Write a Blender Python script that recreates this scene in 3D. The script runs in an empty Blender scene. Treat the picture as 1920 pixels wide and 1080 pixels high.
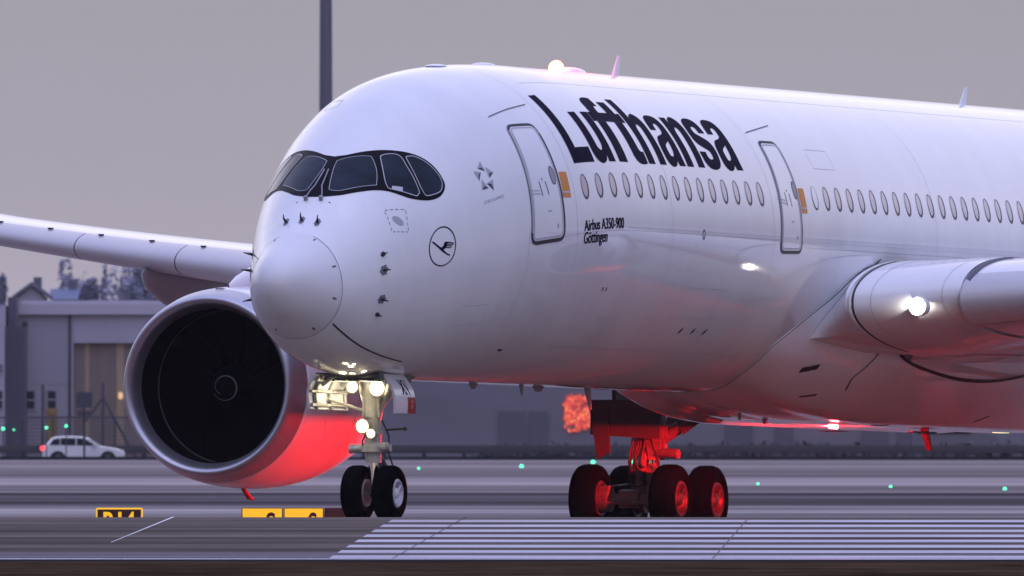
import bpy, bmesh, math, random
from mathutils import Vector, Matrix
from mathutils.geometry import tessellate_polygon
random.seed(7)
S = bpy.context.scene
C = S.collection
PI = math.pi
rad = math.radians

# ------------------------------------------------------------------ camera
F, CX, HY = 38470.0, 960.0, 718.0      # telephoto: focal length in photo pixels, horizon row
ZC = 3.0                                # camera height
cam_d = bpy.data.cameras.new('camera')
cam = bpy.data.objects.new('camera', cam_d); C.objects.link(cam)
cam.location = (0, 0, ZC); cam.rotation_euler = (rad(90), 0, 0)
cam_d.sensor_width = 36.0
cam_d.lens = 36.0 * F / 1920.0
cam_d.shift_y = (HY - 540.0) / 1920.0
cam_d.clip_start = 1.0; cam_d.clip_end = 20000.0
cam_d.dof.use_dof = True
cam_d.dof.focus_distance = 386.0
cam_d.dof.aperture_fstop = 8.0
S.camera = cam

# ------------------------------------------------------------------ sky and light
S.view_settings.view_transform = 'Standard'
S.view_settings.look = 'None'
S.view_settings.exposure = 0.0
S.view_settings.gamma = 1.0
S.cycles.use_denoising = True
S.cycles.max_bounces = 8
S.cycles.sample_clamp_indirect = 8.0
W = bpy.data.worlds.new('World'); S.world = W; W.use_nodes = True
SUN_EL, SUN_AZ = 14.0, 165.0            # dusk glow behind and to the right of the camera
nt = W.node_tree; nt.nodes.clear()
N = nt.nodes.new; L = nt.links.new
w_out = N('ShaderNodeOutputWorld')
sky = N('ShaderNodeTexSky'); sky.sky_type = 'NISHITA'; sky.sun_disc = False
sky.sun_elevation = rad(SUN_EL); sky.sun_rotation = rad(SUN_AZ)
bg1 = N('ShaderNodeBackground'); bg1.inputs['Strength'].default_value = 0.02
L(sky.outputs[0], bg1.inputs['Color'])
tc = N('ShaderNodeTexCoord'); sx = N('ShaderNodeSeparateXYZ'); L(tc.outputs['Generated'], sx.inputs[0])
rp = N('ShaderNodeValToRGB'); L(sx.outputs['Z'], rp.inputs[0])
els = rp.color_ramp.elements
els[0].position = 0.0; els[0].color = (.40, .362, .475, 1)
els[1].position = 1.0; els[1].color = (.82, .88, 1.50, 1)
for pos, col in ((.008, (.275, .262, .365, 1)), (.015, (.232, .222, .315, 1)), (.06, (.225, .22, .295, 1)), (.28, (.265, .28, .47, 1)), (.55, (.53, .585, 1.06, 1))):
    e = els.new(pos); e.color = col
rf = N('ShaderNodeValToRGB'); L(sx.outputs['Z'], rf.inputs[0])       # brighter cloud beyond the aircraft, above the picture
els = rf.color_ramp.elements
els[0].position = 0.0; els[0].color = (.40, .362, .475, 1)
els[1].position = 1.0; els[1].color = (.82, .88, 1.50, 1)
for pos, col in ((.008, (.325, .298, .395, 1)), (.0195, (.262, .256, .338, 1)), (.07, (.62, .57, .69, 1)), (.18, (1.22, 1.12, 1.32, 1)), (.42, (.86, .83, 1.14, 1)), (.7, (.80, .84, 1.32, 1))):
    e = els.new(pos); e.color = col
mr = N('ShaderNodeMapRange'); mr.interpolation_type = 'SMOOTHSTEP'
mr.inputs[1].default_value = .45; mr.inputs[2].default_value = .92
L(sx.outputs['Y'], mr.inputs[0])
vm = N('ShaderNodeMixRGB'); L(mr.outputs[0], vm.inputs[0]); L(rp.outputs[0], vm.inputs[1]); L(rf.outputs[0], vm.inputs[2])
bg2 = N('ShaderNodeBackground'); L(vm.outputs[0], bg2.inputs['Color'])
ad = N('ShaderNodeAddShader'); L(bg1.outputs[0], ad.inputs[0]); L(bg2.outputs[0], ad.inputs[1])
L(ad.outputs[0], w_out.inputs['Surface'])
sun_d = bpy.data.lights.new('sun', 'SUN'); sun_d.energy = 0.25; sun_d.angle = rad(60); sun_d.color = (.92, .92, 1.0)
sun = bpy.data.objects.new('sun', sun_d); C.objects.link(sun)
sd = Vector((math.sin(rad(SUN_AZ)) * math.cos(rad(62)), math.cos(rad(SUN_AZ)) * math.cos(rad(62)), math.sin(rad(62))))
sun.rotation_euler = sd.to_track_quat('Z', 'Y').to_euler()
sun.location = (0, 0, 120)

# ------------------------------------------------------------------ materials
MATS = {}
def mat(name, col, rough=.5, metal=0., coat=0., emit=None, estr=0., noise=0., nscale=(1, 1, 1), spec=.5, bump=0., bscale=20., rnoise=0.):
    if name in MATS: return MATS[name]
    m = bpy.data.materials.new(name); m.use_nodes = True; MATS[name] = m
    t = m.node_tree; b = t.nodes['Principled BSDF']
    b.inputs['Base Color'].default_value = (*col, 1); b.inputs['Roughness'].default_value = rough
    b.inputs['Metallic'].default_value = metal; b.inputs['Coat Weight'].default_value = coat
    b.inputs['Coat Roughness'].default_value = .03; b.inputs['Coat IOR'].default_value = 1.72
    b.inputs['Specular IOR Level'].default_value = spec
    if emit:
        b.inputs['Emission Color'].default_value = (*emit, 1); b.inputs['Emission Strength'].default_value = estr
    if noise or rnoise:
        tcn = t.nodes.new('ShaderNodeTexCoord'); mp = t.nodes.new('ShaderNodeMapping'); mp.inputs['Scale'].default_value = nscale
        nz = t.nodes.new('ShaderNodeTexNoise'); nz.inputs['Scale'].default_value = 1.0; nz.inputs['Detail'].default_value = 6.0; nz.inputs['Roughness'].default_value = .62
        t.links.new(tcn.outputs['Object'], mp.inputs[0]); t.links.new(mp.outputs[0], nz.inputs['Vector'])
        if noise:
            r = t.nodes.new('ShaderNodeValToRGB')
            r.color_ramp.elements[0].position = .3; r.color_ramp.elements[1].position = .7
            r.color_ramp.elements[0].color = (*[max(0, c * (1 - noise)) for c in col], 1)
            r.color_ramp.elements[1].color = (*[min(1, c * (1 + noise)) for c in col], 1)
            t.links.new(nz.outputs['Fac'], r.inputs[0]); t.links.new(r.outputs[0], b.inputs['Base Color'])
        if rnoise:
            rm = t.nodes.new('ShaderNodeMapRange'); rm.inputs[1].default_value = .3; rm.inputs[2].default_value = .7
            rm.inputs[3].default_value = max(.02, rough - rnoise); rm.inputs[4].default_value = min(1, rough + rnoise)
            t.links.new(nz.outputs['Fac'], rm.inputs[0]); t.links.new(rm.outputs[0], b.inputs['Roughness'])
    if bump:
        tcn = t.nodes.new('ShaderNodeTexCoord')
        nz = t.nodes.new('ShaderNodeTexNoise'); nz.inputs['Scale'].default_value = bscale; nz.inputs['Detail'].default_value = 4
        bp = t.nodes.new('ShaderNodeBump'); bp.inputs['Strength'].default_value = bump; bp.inputs['Distance'].default_value = .02
        t.links.new(tcn.outputs['Object'], nz.inputs['Vector']); t.links.new(nz.outputs['Fac'], bp.inputs['Height'])
        t.links.new(bp.outputs[0], b.inputs['Normal'])
    return m

M_FUS = mat('gloss_white_paint', (.76, .76, .78), .55, spec=.2, coat=1., noise=.055, nscale=(.8, .9, .16), rnoise=.06)
M_RADOME = mat('radome_paint', (.72, .71, .74), .5, spec=.2, coat=.7, noise=.03, nscale=(1.5, 1.5, 3))
M_FAIR = mat('fairing_paint', (.72, .71, .74), .55, spec=.2, coat=.8, noise=.04, nscale=(.5, .2, 2))
M_WING = mat('wing_grey_paint', (.72, .70, .73), .38, coat=.8, noise=.05, nscale=(.4, .8, 2))
M_SLAT = mat('slat_paint_shaded', (.50, .475, .51), .45, spec=.2, coat=.5, noise=.04, nscale=(.6, 1, 2))  # darker than the wing: shade on the forward faces put into the colour
M_COWL = mat('cowl_paint', (.76, .75, .77), .5, spec=.2, coat=.8, noise=.04, nscale=(1, .3, 1))
M_LIP = mat('brushed_lip_metal', (.46, .45, .50), .34, metal=.85, noise=.06, nscale=(2, 2, 2))
M_DUCT = mat('intake_liner', (.0025, .002, .003), .8, spec=.03)
M_FAN = mat('fan_blade', (.0014, .0014, .002), .7, spec=.02)
M_SPIN = mat('spinner_black', (.002, .002, .003), .6, spec=.03)
M_SWIRL = mat('swirl_white', (.20, .20, .18), .6)
M_MASK = mat('windshield_black', (.005, .003, .007), .4, spec=.06)
M_GLASS = mat('cockpit_glass', (.010, .017, .030), .06, spec=.12, noise=.7, nscale=(1.2, 1.2, 2.2))
M_GFRAME = mat('pane_seal', (.50, .50, .56), .4)
M_WPANE = mat('cabin_pane', (.40, .36, .40), .18, coat=.6)
M_WRING = mat('window_gasket', (.06, .055, .075), .5)
M_LINE = mat('panel_gap', (.10, .095, .13), .6)
M_FAINT = mat('panel_seam', (.42, .40, .46), .5)
M_DARK = mat('seal_black', (.02, .018, .024), .6)
M_NAVY = mat('lettering_navy', (.007, .005, .022), .6, spec=.02)
M_ORANGE = mat('orange_marking', (.62, .22, .012), .45)
M_STARL = mat('emblem_silver', (.36, .37, .42), .4)
M_STARD = mat('emblem_dark', (.03, .035, .06), .4)
M_PLATE = mat('probe_plate', (.16, .16, .19), .5)
M_GREY = mat('metal_grey', (.30, .30, .34), .4, metal=.5)
M_STEEL = mat('gear_steel', (.50, .49, .48), .3, metal=.5, noise=.2, nscale=(9, 9, 9))
M_CHROME = mat('chrome_piston', (.75, .74, .72), .12, metal=1.)
M_GEARW = mat('gear_white_paint', (.36, .35, .33), .35, noise=.3, nscale=(5, 5, 5))
M_BAY = mat('bay_interior', (.10, .10, .09), .5, noise=.3, nscale=(6, 6, 6))
M_TYRE = mat('tyre_rubber', (.0013, .0012, .0018), .9, spec=.012, noise=.3, nscale=(8, 8, 8))
M_RIM = mat('wheel_rim', (.52, .51, .56), .38, metal=.2)
M_HUB = mat('hub_cap', (.66, .66, .72), .3)
M_HOSE = mat('black_hose', (.015, .014, .016), .5)
M_REDPL = mat('red_plate', (.34, .02, .02), .45)
M_WHITEPL = mat('door_white', (.76, .76, .79), .32, coat=.6)
M_LAMPW = mat('lamp_warm', (1, 1, 1), .3, emit=(1.0, .86, .52), estr=60.)
M_REFL = mat('lamp_reflector', (1, .9, .7), .3, emit=(1.0, .78, .36), estr=1.5)
M_LAMPC = mat('lamp_white', (1, 1, 1), .3, emit=(1.0, .93, .80), estr=110.)
M_BEACON = mat('beacon_red', (1, .3, .1), .3, emit=(1.0, .24, .08), estr=11.)
M_GREEN = mat('green_lamp', (.1, 1, .4), .3, emit=(.08, 1.0, .42), estr=2.6)

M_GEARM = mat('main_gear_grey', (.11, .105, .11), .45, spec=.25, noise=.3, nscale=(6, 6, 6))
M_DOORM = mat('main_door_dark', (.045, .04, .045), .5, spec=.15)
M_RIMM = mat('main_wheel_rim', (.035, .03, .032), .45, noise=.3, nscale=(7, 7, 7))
# ------------------------------------------------------------------ object helpers
def tag(o, label=None, cat=None, group=None, kind=None):
    if label: o['label'] = label
    if cat: o['category'] = cat
    if group: o['group'] = group
    if kind: o['kind'] = kind
    return o
def empty(name, loc=(0, 0, 0), rot=(0, 0, 0)):
    o = bpy.data.objects.new(name, None); C.objects.link(o)
    o.location = loc; o.rotation_euler = rot; o.empty_display_size = .3
    return o
class MB:
    """collects shapes into one mesh"""
    def __init__(s): s.v = []; s.f = []; s.sm = []; s.mi = []
    def add(s, vs, fs, smooth=True, mi=0):
        o = len(s.v); s.v += [tuple(v) for v in vs]
        for f in fs: s.f.append([o + i for i in f]); s.sm.append(smooth); s.mi.append(mi)
        return s
    def box(s, c, size, rot=None, mi=0, bev=0.):
        c = Vector(c); hx, hy, hz = [d / 2 for d in size]; b = min(bev, hx * .9, hy * .9, hz * .9)
        if b <= 0:
            vs = [Vector((sx * hx, sy * hy, sz * hz)) for sx in (-1, 1) for sy in (-1, 1) for sz in (-1, 1)]
            fs = [(0, 1, 3, 2), (4, 6, 7, 5), (0, 4, 5, 1), (2, 3, 7, 6), (0, 2, 6, 4), (1, 5, 7, 3)]
        else:
            bm = bmesh.new(); bmesh.ops.create_cube(bm, size=1)
            for v in bm.verts: v.co = Vector((v.co.x * 2 * hx, v.co.y * 2 * hy, v.co.z * 2 * hz))
            bmesh.ops.bevel(bm, geom=bm.edges[:], offset=b, segments=2, affect='EDGES')
            bm.verts.index_update(); vs = [v.co.copy() for v in bm.verts]; fs = [[v.index for v in f.verts] for f in bm.faces]; bm.free()
        R = rot if rot is not None else Matrix.Identity(3)
        return s.add([c + R @ v for v in vs], fs, False, mi)
    def cyl(s, p0, p1, r0, r1=None, n=16, mi=0, cap=True):
        p0, p1 = Vector(p0), Vector(p1); r1 = r0 if r1 is None else r1
        d = (p1 - p0).normalized(); u = d.orthogonal().normalized(); w = d.cross(u)
        vs = []
        for p, r in ((p0, r0), (p1, r1)):
            vs += [p + (u * math.cos(2 * PI * k / n) + w * math.sin(2 * PI * k / n)) * r for k in range(n)]
        s.add(vs, [(k, (k + 1) % n, n + (k + 1) % n, n + k) for k in range(n)], True, mi)
        if cap: s.add(vs[:n], [list(range(n))[::-1]], False, mi); s.add(vs[n:], [list(range(n))], False, mi)
        return s
    def lathe(s, prof, org, axis, n=48, mi=0, up=None):
        """prof = [(x along axis, r)]"""
        org, d = Vector(org), Vector(axis).normalized(); u = d.orthogonal().normalized(); w = d.cross(u)
        vs = []; fs = []
        for x, r in prof:
            vs += [org + d * x + (u * math.cos(2 * PI * k / n) + w * math.sin(2 * PI * k / n)) * r for k in range(n)]
        for j in range(len(prof) - 1):
            fs += [(j * n + k, j * n + (k + 1) % n, (j + 1) * n + (k + 1) % n, (j + 1) * n + k) for k in range(n)]
        return s.add(vs, fs, True, mi)
    def tube(s, pts, r, n=8, mi=0):
        for a, b in zip(pts, pts[1:]): s.cyl(a, b, r, n=n, mi=mi)
        return s
    def grid(s, rows, closed=False, smooth=True, mi=0):
        m = len(rows[0]); vs = [p for r in rows for p in r]; fs = []
        for j in range(len(rows) - 1):
            for k in range(m if closed else m - 1):
                fs.append((j * m + k, j * m + (k + 1) % m, (j + 1) * m + (k + 1) % m, (j + 1) * m + k))
        return s.add(vs, fs, smooth, mi)
    def prism(s, poly, d0, d1, fn, mi=0):
        """poly 2D outline extruded between two depths, fn(x, y, depth) -> point"""
        n = len(poly); a = [fn(x, y, d0) for x, y in poly]; b = [fn(x, y, d1) for x, y in poly]
        s.add(a + b, [(k, (k + 1) % n, n + (k + 1) % n, n + k) for k in range(n)], False, mi)
        tri = tessellate_polygon([[Vector((x, y, 0)) for x, y in poly]])
        s.add(a, [t[::-1] for t in tri], False, mi); s.add(b, [t for t in tri], False, mi)
        return s
    def build(s, name, mats, parent=None, label=None):
        me = bpy.data.meshes.new(name); me.from_pydata(s.v, [], s.f)
        if not isinstance(mats, (list, tuple)): mats = [mats]
        for m in mats: me.materials.append(m)
        me.polygons.foreach_set('use_smooth', s.sm); me.polygons.foreach_set('material_index', s.mi)
        bm = bmesh.new(); bm.from_mesh(me); bmesh.ops.recalc_face_normals(bm, faces=bm.faces); bm.to_mesh(me); bm.free()
        me.update()
        o = bpy.data.objects.new(name, me); C.objects.link(o)
        if parent: o.parent = parent
        if label: o['label'] = label
        return o
def at(px, py, D):
    """where photo pixel (px, py) lies at depth D (used only to lay out the place)"""
    return Vector(((px - CX) * D / F, D, ZC + (HY - py) * D / F))

# ------------------------------------------------------------------ ground: runway seen across its crown, airfield behind
YAW = rad(2.0)                          # the runway is turned two degrees from the picture plane
UX = Vector((math.cos(YAW), -math.sin(YAW), 0)); VX = Vector((math.sin(YAW), math.cos(YAW), 0))
PROF = [(-80, -2.0), (60, -3.9), (270, -4.1), (334, -3.30), (340.5, -3.08), (344.6, -3.00), (345.7, -2.98), (350.4, -2.8987), (375.7, -2.461), (406, -2.937), (424, -3.20), (436, -3.26),
        (487, -3.30), (520, -3.35), (605, -3.43), (690, -3.51), (790, -3.62), (1005, -3.84), (1026, -3.86), (1030, -3.70), (1034, -4.1), (1064, -4.32), (1300, -4.3), (2600, -5.0), (2900, -5.2)]
def gz(v):
    for (v0, z0), (v1, z1) in zip(PROF, PROF[1:]):
        if v0 <= v <= v1: return z0 + (z1 - z0) * (v - v0) / (v1 - v0)
    return PROF[-1][1]
def gp(u, v, dz=0.):
    p = UX * u + VX * v
    return Vector((p.x, p.y, ZC + gz(v) + dz))
def ground_strip(name, vs, m, half=2600.):
    b = MB(); us = [-half, -300, -60, -20, 0, 20, 60, 300, half]
    b.grid([[gp(u, v) for u in us] for v in vs], smooth=False)
    return tag(b.build(name, m), kind='structure')
def streak(name, col, dev, along, across, rough=.9, spec=0., lo=.40, hi=.60):
    """pavement: worn in long streaks along the runway (features per metre along / across), with finer speckle on top"""
    m = bpy.data.materials.new(name); m.use_nodes = True; t = m.node_tree; b = t.nodes['Principled BSDF']
    b.inputs['Roughness'].default_value = rough; b.inputs['Specular IOR Level'].default_value = spec
    tcn = t.nodes.new('ShaderNodeTexCoord'); fac = []
    for k, (sx_, sy_, dt) in enumerate(((along, across, 5.), (along * 5, across * 3.1, 3.), (.5, .5, 4.))):
        mp = t.nodes.new('ShaderNodeMapping'); mp.inputs['Scale'].default_value = (sx_, sy_, 1); mp.inputs['Location'].default_value = (k * 7.3, k * 3.1, 0); mp.inputs['Rotation'].default_value = (0, 0, YAW * sy_ / max(sx_, 1e-4) * 0)
        nz = t.nodes.new('ShaderNodeTexNoise'); nz.inputs['Scale'].default_value = 1.; nz.inputs['Detail'].default_value = dt; nz.inputs['Roughness'].default_value = .6
        t.links.new(tcn.outputs['Object'], mp.inputs[0]); t.links.new(mp.outputs[0], nz.inputs['Vector']); fac.append(nz.outputs['Fac'])
    a = t.nodes.new('ShaderNodeMath'); a.operation = 'MULTIPLY_ADD'; t.links.new(fac[1], a.inputs[0]); a.inputs[1].default_value = .5; t.links.new(fac[0], a.inputs[2])
    a2 = t.nodes.new('ShaderNodeMath'); a2.operation = 'MULTIPLY_ADD'; t.links.new(fac[2], a2.inputs[0]); a2.inputs[1].default_value = .12; t.links.new(a.outputs[0], a2.inputs[2])
    a3 = t.nodes.new('ShaderNodeMath'); a3.operation = 'MULTIPLY'; t.links.new(a2.outputs[0], a3.inputs[0]); a3.inputs[1].default_value = 1 / 1.62
    r = t.nodes.new('ShaderNodeValToRGB'); r.color_ramp.elements[0].position = lo; r.color_ramp.elements[1].position = hi
    r.color_ramp.elements[0].color = (*[c * (1 - dev) for c in col], 1); r.color_ramp.elements[1].color = (*[min(1, c * (1 + dev)) for c in col], 1)
    t.links.new(a3.outputs[0], r.inputs[0]); t.links.new(r.outputs[0], b.inputs['Base Color'])
    return m
M_GRASS = streak('dry_grass', (.050, .031, 0.0180), .55, .25, .9)
M_SHOULDER = streak('shoulder_asphalt', (.022, .019, 0.0234), .4, .05, .5)
M_RUNWAY = streak('runway_asphalt', (.135, .110, 0.0936), .42, .020, .28)
M_EDGE = streak('edge_slab', (.17, .15, 0.1575), .25, .012, .4)
M_VERGE = streak('far_verge', (.24, .205, 0.1980), .5, .010, .10)
M_PALE = streak('pale_concrete', (.32, .28, 0.2655), .5, .008, .05)
M_DARKA = streak('dark_asphalt', (.105, .09, 0.0900), .5, .006, .04)
M_MID = streak('grey_concrete', (.225, .19, 0.1755), .4, .006, .035)
M_PALE2 = streak('worn_concrete', (.28, .235, 0.2205), .45, .006, .03)
M_SEAL = streak('sealed_strip', (.19, .16, 0.1485), .35, .006, .03)
M_APRON = streak('far_apron', (.235, .20, 0.1845), .35, .004, .02)
M_BANK = streak('dark_bank', (.018, .016, 0.0198), .4, .1, .5)
M_ROAD = streak('service_asphalt', (.10, .09, 0.0945), .3, .01, .05)
M_FARG = streak('far_ground', (.06, .06, 0.0540), .3, .01, .01)
ground_strip('grass_verge', [-80, 60, 270, 334, 340.5, 344.6], M_GRASS)
ground_strip('runway_shoulder', [344.6, 345.7], M_SHOULDER)
ground_strip('runway_edge_slab', [345.7, 350.4], M_EDGE)
ground_strip('runway', [350.4, 375.7, 406], M_RUNWAY)
ground_strip('far_verge', [406, 424, 436, 487, 514], M_VERGE)
ground_strip('taxiway_concrete', [514, 520, 564], M_PALE)
ground_strip('taxiway_asphalt', [564, 605, 648], M_DARKA)
ground_strip('apron', [648, 690, 708], M_MID)
ground_strip('apron', [708, 790], M_PALE2)
ground_strip('apron', [790, 858], M_SEAL)
ground_strip('apron', [858, 1005, 1026], M_APRON)
ground_strip('earth_bank', [1026, 1030, 1034], M_BANK)
ground_strip('service_road', [1034, 1064, 1300], M_ROAD)
ground_strip('far_ground', [1300, 2600, 2900], M_FARG, 2600.)

# painted markings: eight threshold bars, the edge line, slab joints
M_PAINT = mat('runway_paint', (.52, .485, .515), .7, noise=.38, nscale=(.25, 3.5, 1), spec=.0)
M_PAINT2 = mat('edge_paint', (.62, .60, .66), .6, spec=.04)
M_JOINT = mat('joint_filler', (.035, .033, .04), .7)
M_JOINTL = mat('pale_joint', (.62, .60, .62), .6)
def u_of(px, v):                        # runway u of photo column px at transverse v
    k = (px - CX) / F
    return v * (k * math.cos(YAW) - math.sin(YAW)) / (math.cos(YAW) + k * math.sin(YAW))
def flat_patch(b, pts, dz=.006):
    b.add([gp(u, v, dz) for u, v in pts], [list(range(len(pts)))], False)
U0 = -3.1 - u_of(960, 346)*0 + 0
for i in range(8):
    v0 = 346.35 + 3.62 * i; v1 = v0 + 1.85
    b = MB(); ua = u_of(615 + (735 - 615) * (v0 - 346) / 27.5, v0); ub = u_of(615 + (735 - 615) * (v1 - 346) / 27.5, v1)
    n = 6
    flat_patch(b, [(ua, v0), (ua + 30, v0), (ub + 30, v1), (ub, v1)])
    o = b.build('threshold_bar', M_PAINT); tag(o, kind='structure')
b = MB(); flat_patch(b, [(-300, 345.75), (300, 345.75), (300, 346.15), (-300, 346.15)], .006)
tag(b.build('runway_edge_line', M_PAINT2), kind='structure')
b = MB()
for p0, p1, w in (((735, 1050), (872, 969), .024), ((1335, 1050), (1404, 971), .024)):
    va, vb = 346.2, 375.6
    ua, ub = u_of(p0[0], va), u_of(p1[0], vb)
    flat_patch(b, [(ua, va), (ua + w, va), (ub + w, vb), (ub, vb)], .011)
tag(b.build('slab_joint', M_JOINT), kind='structure')
b = MB(); va, vb = 357.0, 375.6
ua, ub = u_of(207, va), u_of(322, vb)
flat_patch(b, [(ua, va), (ua + .02, va), (ub + .06, vb), (ub, vb)], .008)
tag(b.build('taxi_line', M_JOINTL), kind='structure')

# ------------------------------------------------------------------ the airliner: shape of the fuselage
A0, H0 = 5.15, 5.715                    # nose wheel contact behind the nose tip / below the centre line
PSI, EPS = rad(21.438), rad(.951)
plane = empty('airliner')
plane.rotation_euler = (Matrix.Rotation(-PSI, 3, 'Z') @ Matrix.Rotation(-EPS, 3, 'X')).to_euler()
_R = plane.rotation_euler.to_matrix()
plane.location = Vector((-4.449, 381.08, ZC + 3.2)) + _R @ Vector((0, A0, -H0))
tag(plane, 'white twin engined airliner with dark blue lettering and red beacons taxiing across the runway', 'airplane')
def loc(a, p, h): return Vector((p, a - A0, h + H0))
KA = [0, .15, .4, .8, 1.2, 1.8, 2.5, 3.3, 4.2, 5.2, 6.4, 7.8, 9.4, 11.0, 13.0]
KU = [math.sqrt(x) for x in KA]
K_TOP = [-1.35, -.996, -.801, -.599, -.382, .074, .652, 1.248, 1.812, 2.32, 2.70, 2.905, 3.01, 3.045, 3.045]
K_BOT = [-1.35, -1.707, -1.936, -2.159, -2.354, -2.609, -2.801, -2.94, -3.015, -3.035, -3.045, -3.045, -3.045, -3.045, -3.045]
K_WID = [0, .332, .537, .762, .925, 1.17, 1.46, 1.765, 2.06, 2.34, 2.60, 2.785, 2.91, 2.97, 2.98]
K_MID = [-1.35, -1.335, -1.345, -1.40, -1.43, -1.325, -1.142, -.93, -.75, -.57, -.37, -.2, -.05, 0., 0.]
def pchip(x, y):
    n = len(x); h = [x[i + 1] - x[i] for i in range(n - 1)]; d = [(y[i + 1] - y[i]) / h[i] for i in range(n - 1)]
    m = [0.] * n
    for i in range(1, n - 1):
        if d[i - 1] * d[i] > 0:
            w1 = 2 * h[i] + h[i - 1]; w2 = h[i] + 2 * h[i - 1]
            m[i] = (w1 + w2) / (w1 / d[i - 1] + w2 / d[i])
    m[0] = d[0]
    def f(q):
        q = min(max(q, x[0]), x[-1]); i = 0
        while i < n - 2 and q >= x[i + 1]: i += 1
        t = (q - x[i]) / h[i]
        return (2*t**3 - 3*t*t + 1) * y[i] + (t**3 - 2*t*t + t) * h[i] * m[i] + (-2*t**3 + 3*t*t) * y[i + 1] + (t**3 - t*t) * h[i] * m[i + 1]
    return f
F_T, F_B, F_W, F_M = pchip(KU, K_TOP), pchip(KU, K_BOT), pchip(KU, K_WID), pchip(KU, K_MID)
def fus(a, th):
    """point of the skin at station a (metres behind the nose tip), angle th in degrees (0 port side, 90 crown)"""
    u = math.sqrt(max(a, 0)); T, B, Wd, Md = F_T(u), F_B(u), F_W(u), F_M(u)
    if a > 44:                          # tail cone
        k = min(1, (a - 44) / 22.); s = 1 - .88 * k ** 1.7
        T, B, Wd = T - .4 * k * k, B + 4.3 * k ** 1.5, Wd * s
        Md = (T + B) / 2 * k
    c, s = math.cos(rad(th)), math.sin(rad(th))
    return loc(a, Wd * c, Md + ((T - Md) if s >= 0 else (Md - B)) * s)
def skin(a, th, off=0.):
    p = fus(a, th)
    if off == 0: return p
    e = 1e-3
    n = (fus(a + e, th) - fus(a - e, th)).cross(fus(a, th + .05) - fus(a, th - .05)).normalized()
    c = fus(a, th) - loc(a, 0, -.3)
    if n.dot(c) < 0: n = -n
    return p + n * off
NR = 176
def loft_skin(stations):
    b = MB(); b.grid([[fus(a, 360. * k / NR) for k in range(NR)] for a in stations], closed=True); return b
st = [1.2 * (k / 24.) ** 2 for k in range(25)]; st[0] = 1e-5
loft_skin(st).build('radome', M_RADOME, plane)
st = [1.2 + 11.8 * (k / 90.) for k in range(91)] + [13 + 31 * k / 24. for k in range(1, 25)] + [44 + 22 * k / 22. for k in range(1, 23)]
fuselage = loft_skin(st).build('fuselage', M_FUS, plane)

RTH = 3.0 * PI / 180                     # metres of skin per degree on the barrel
def smooth_poly(P, n=6, closed=True):
    out = []; m = len(P)
    for i in range(m if closed else m - 1):
        p0, p1, p2, p3 = [P[(i + k) % m] if closed else P[min(max(i + k, 0), m - 1)] for k in (-1, 0, 1, 2)]
        for j in range(n):
            t = j / n
            out.append(tuple(.5 * (2*p1[c] + (p2[c] - p0[c]) * t + (2*p0[c] - 5*p1[c] + 4*p2[c] - p3[c]) * t*t + (3*p1[c] - p0[c] - 3*p2[c] + p3[c]) * t**3) for c in (0, 1)))
    if not closed: out.append(P[-1])
    return out
def decal_bm(b, tris2d, off, cell=.14, mi=0):
    """flat triangles in (a, th) draped over the skin, cut fine enough to follow it"""
    bm = bmesh.new(); cache = {}
    def V(p):
        k = (round(p[0], 5), round(p[1], 5))
        if k not in cache: cache[k] = bm.verts.new((p[0], p[1] * RTH, 0))
        return cache[k]
    for t in tris2d:
        vs = [V(p) for p in t]
        if len(set(vs)) == 3:
            try: bm.faces.new(vs)
            except ValueError: pass
    if not bm.faces: bm.free(); return
    xs = [v.co.x for v in bm.verts]; ys = [v.co.y for v in bm.verts]
    for ax, lo, hi in ((0, min(xs), max(xs)), (1, min(ys), max(ys))):
        k = math.floor(lo / cell) + 1
        while k * cell < hi:
            co = (k * cell, 0, 0) if ax == 0 else (0, k * cell, 0); no = (1, 0, 0) if ax == 0 else (0, 1, 0)
            bmesh.ops.bisect_plane(bm, geom=bm.verts[:] + bm.edges[:] + bm.faces[:], plane_co=co, plane_no=no, dist=1e-5)
            k += 1
    bm.verts.index_update()
    b.add([skin(v.co.x, v.co.y / RTH, off) for v in bm.verts], [[v.index for v in f.verts] for f in bm.faces], True, mi)
    bm.free()
def decal_poly(b, P, off, cell=.14):
    tri = tessellate_polygon([[Vector((a, t * RTH, 0)) for a, t in P]])
    decal_bm(b, [[P[i] for i in t] for t in tri], off, cell)
def stroke(b, P, w, off, closed=False, step=.08):
    """painted or gasket line of width w along a path on the skin"""
    Q = []
    m = len(P)
    for i in range(m if closed else m - 1):
        p, q = P[i], P[(i + 1) % m]; d = math.hypot(q[0] - p[0], (q[1] - p[1]) * RTH); n = max(1, int(d / step))
        Q += [(p[0] + (q[0] - p[0]) * k / n, p[1] + (q[1] - p[1]) * k / n) for k in range(n)]
    if not closed: Q.append(P[-1])
    n = len(Q); pts = [skin(a, t, off) for a, t in Q]; rows = []
    for i in range(n):
        pa = pts[(i - 1) % n if closed else max(i - 1, 0)]; pb = pts[(i + 1) % n if closed else min(i + 1, n - 1)]
        tg = (pb - pa).normalized(); nm = (skin(*Q[i], off + .01) - pts[i]).normalized(); s = tg.cross(nm).normalized() * (w / 2)
        rows.append([pts[i] - s, pts[i] + s])
    if closed: rows.append(rows[0])
    b.grid(rows)
def oval(a, t, ra, rt, n=28): return [(a + ra * math.cos(2*PI*k/n), t + rt / RTH * math.sin(2*PI*k/n)) for k in range(n)]
def ring(b, P, Q, off):
    n = len(P); b.add([skin(*p, off) for p in P] + [skin(*q, off) for q in Q], [(k, (k + 1) % n, n + (k + 1) % n, n + k) for k in range(n)])
def mirror(P): return [(a, 180 - t) for a, t in P]

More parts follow.
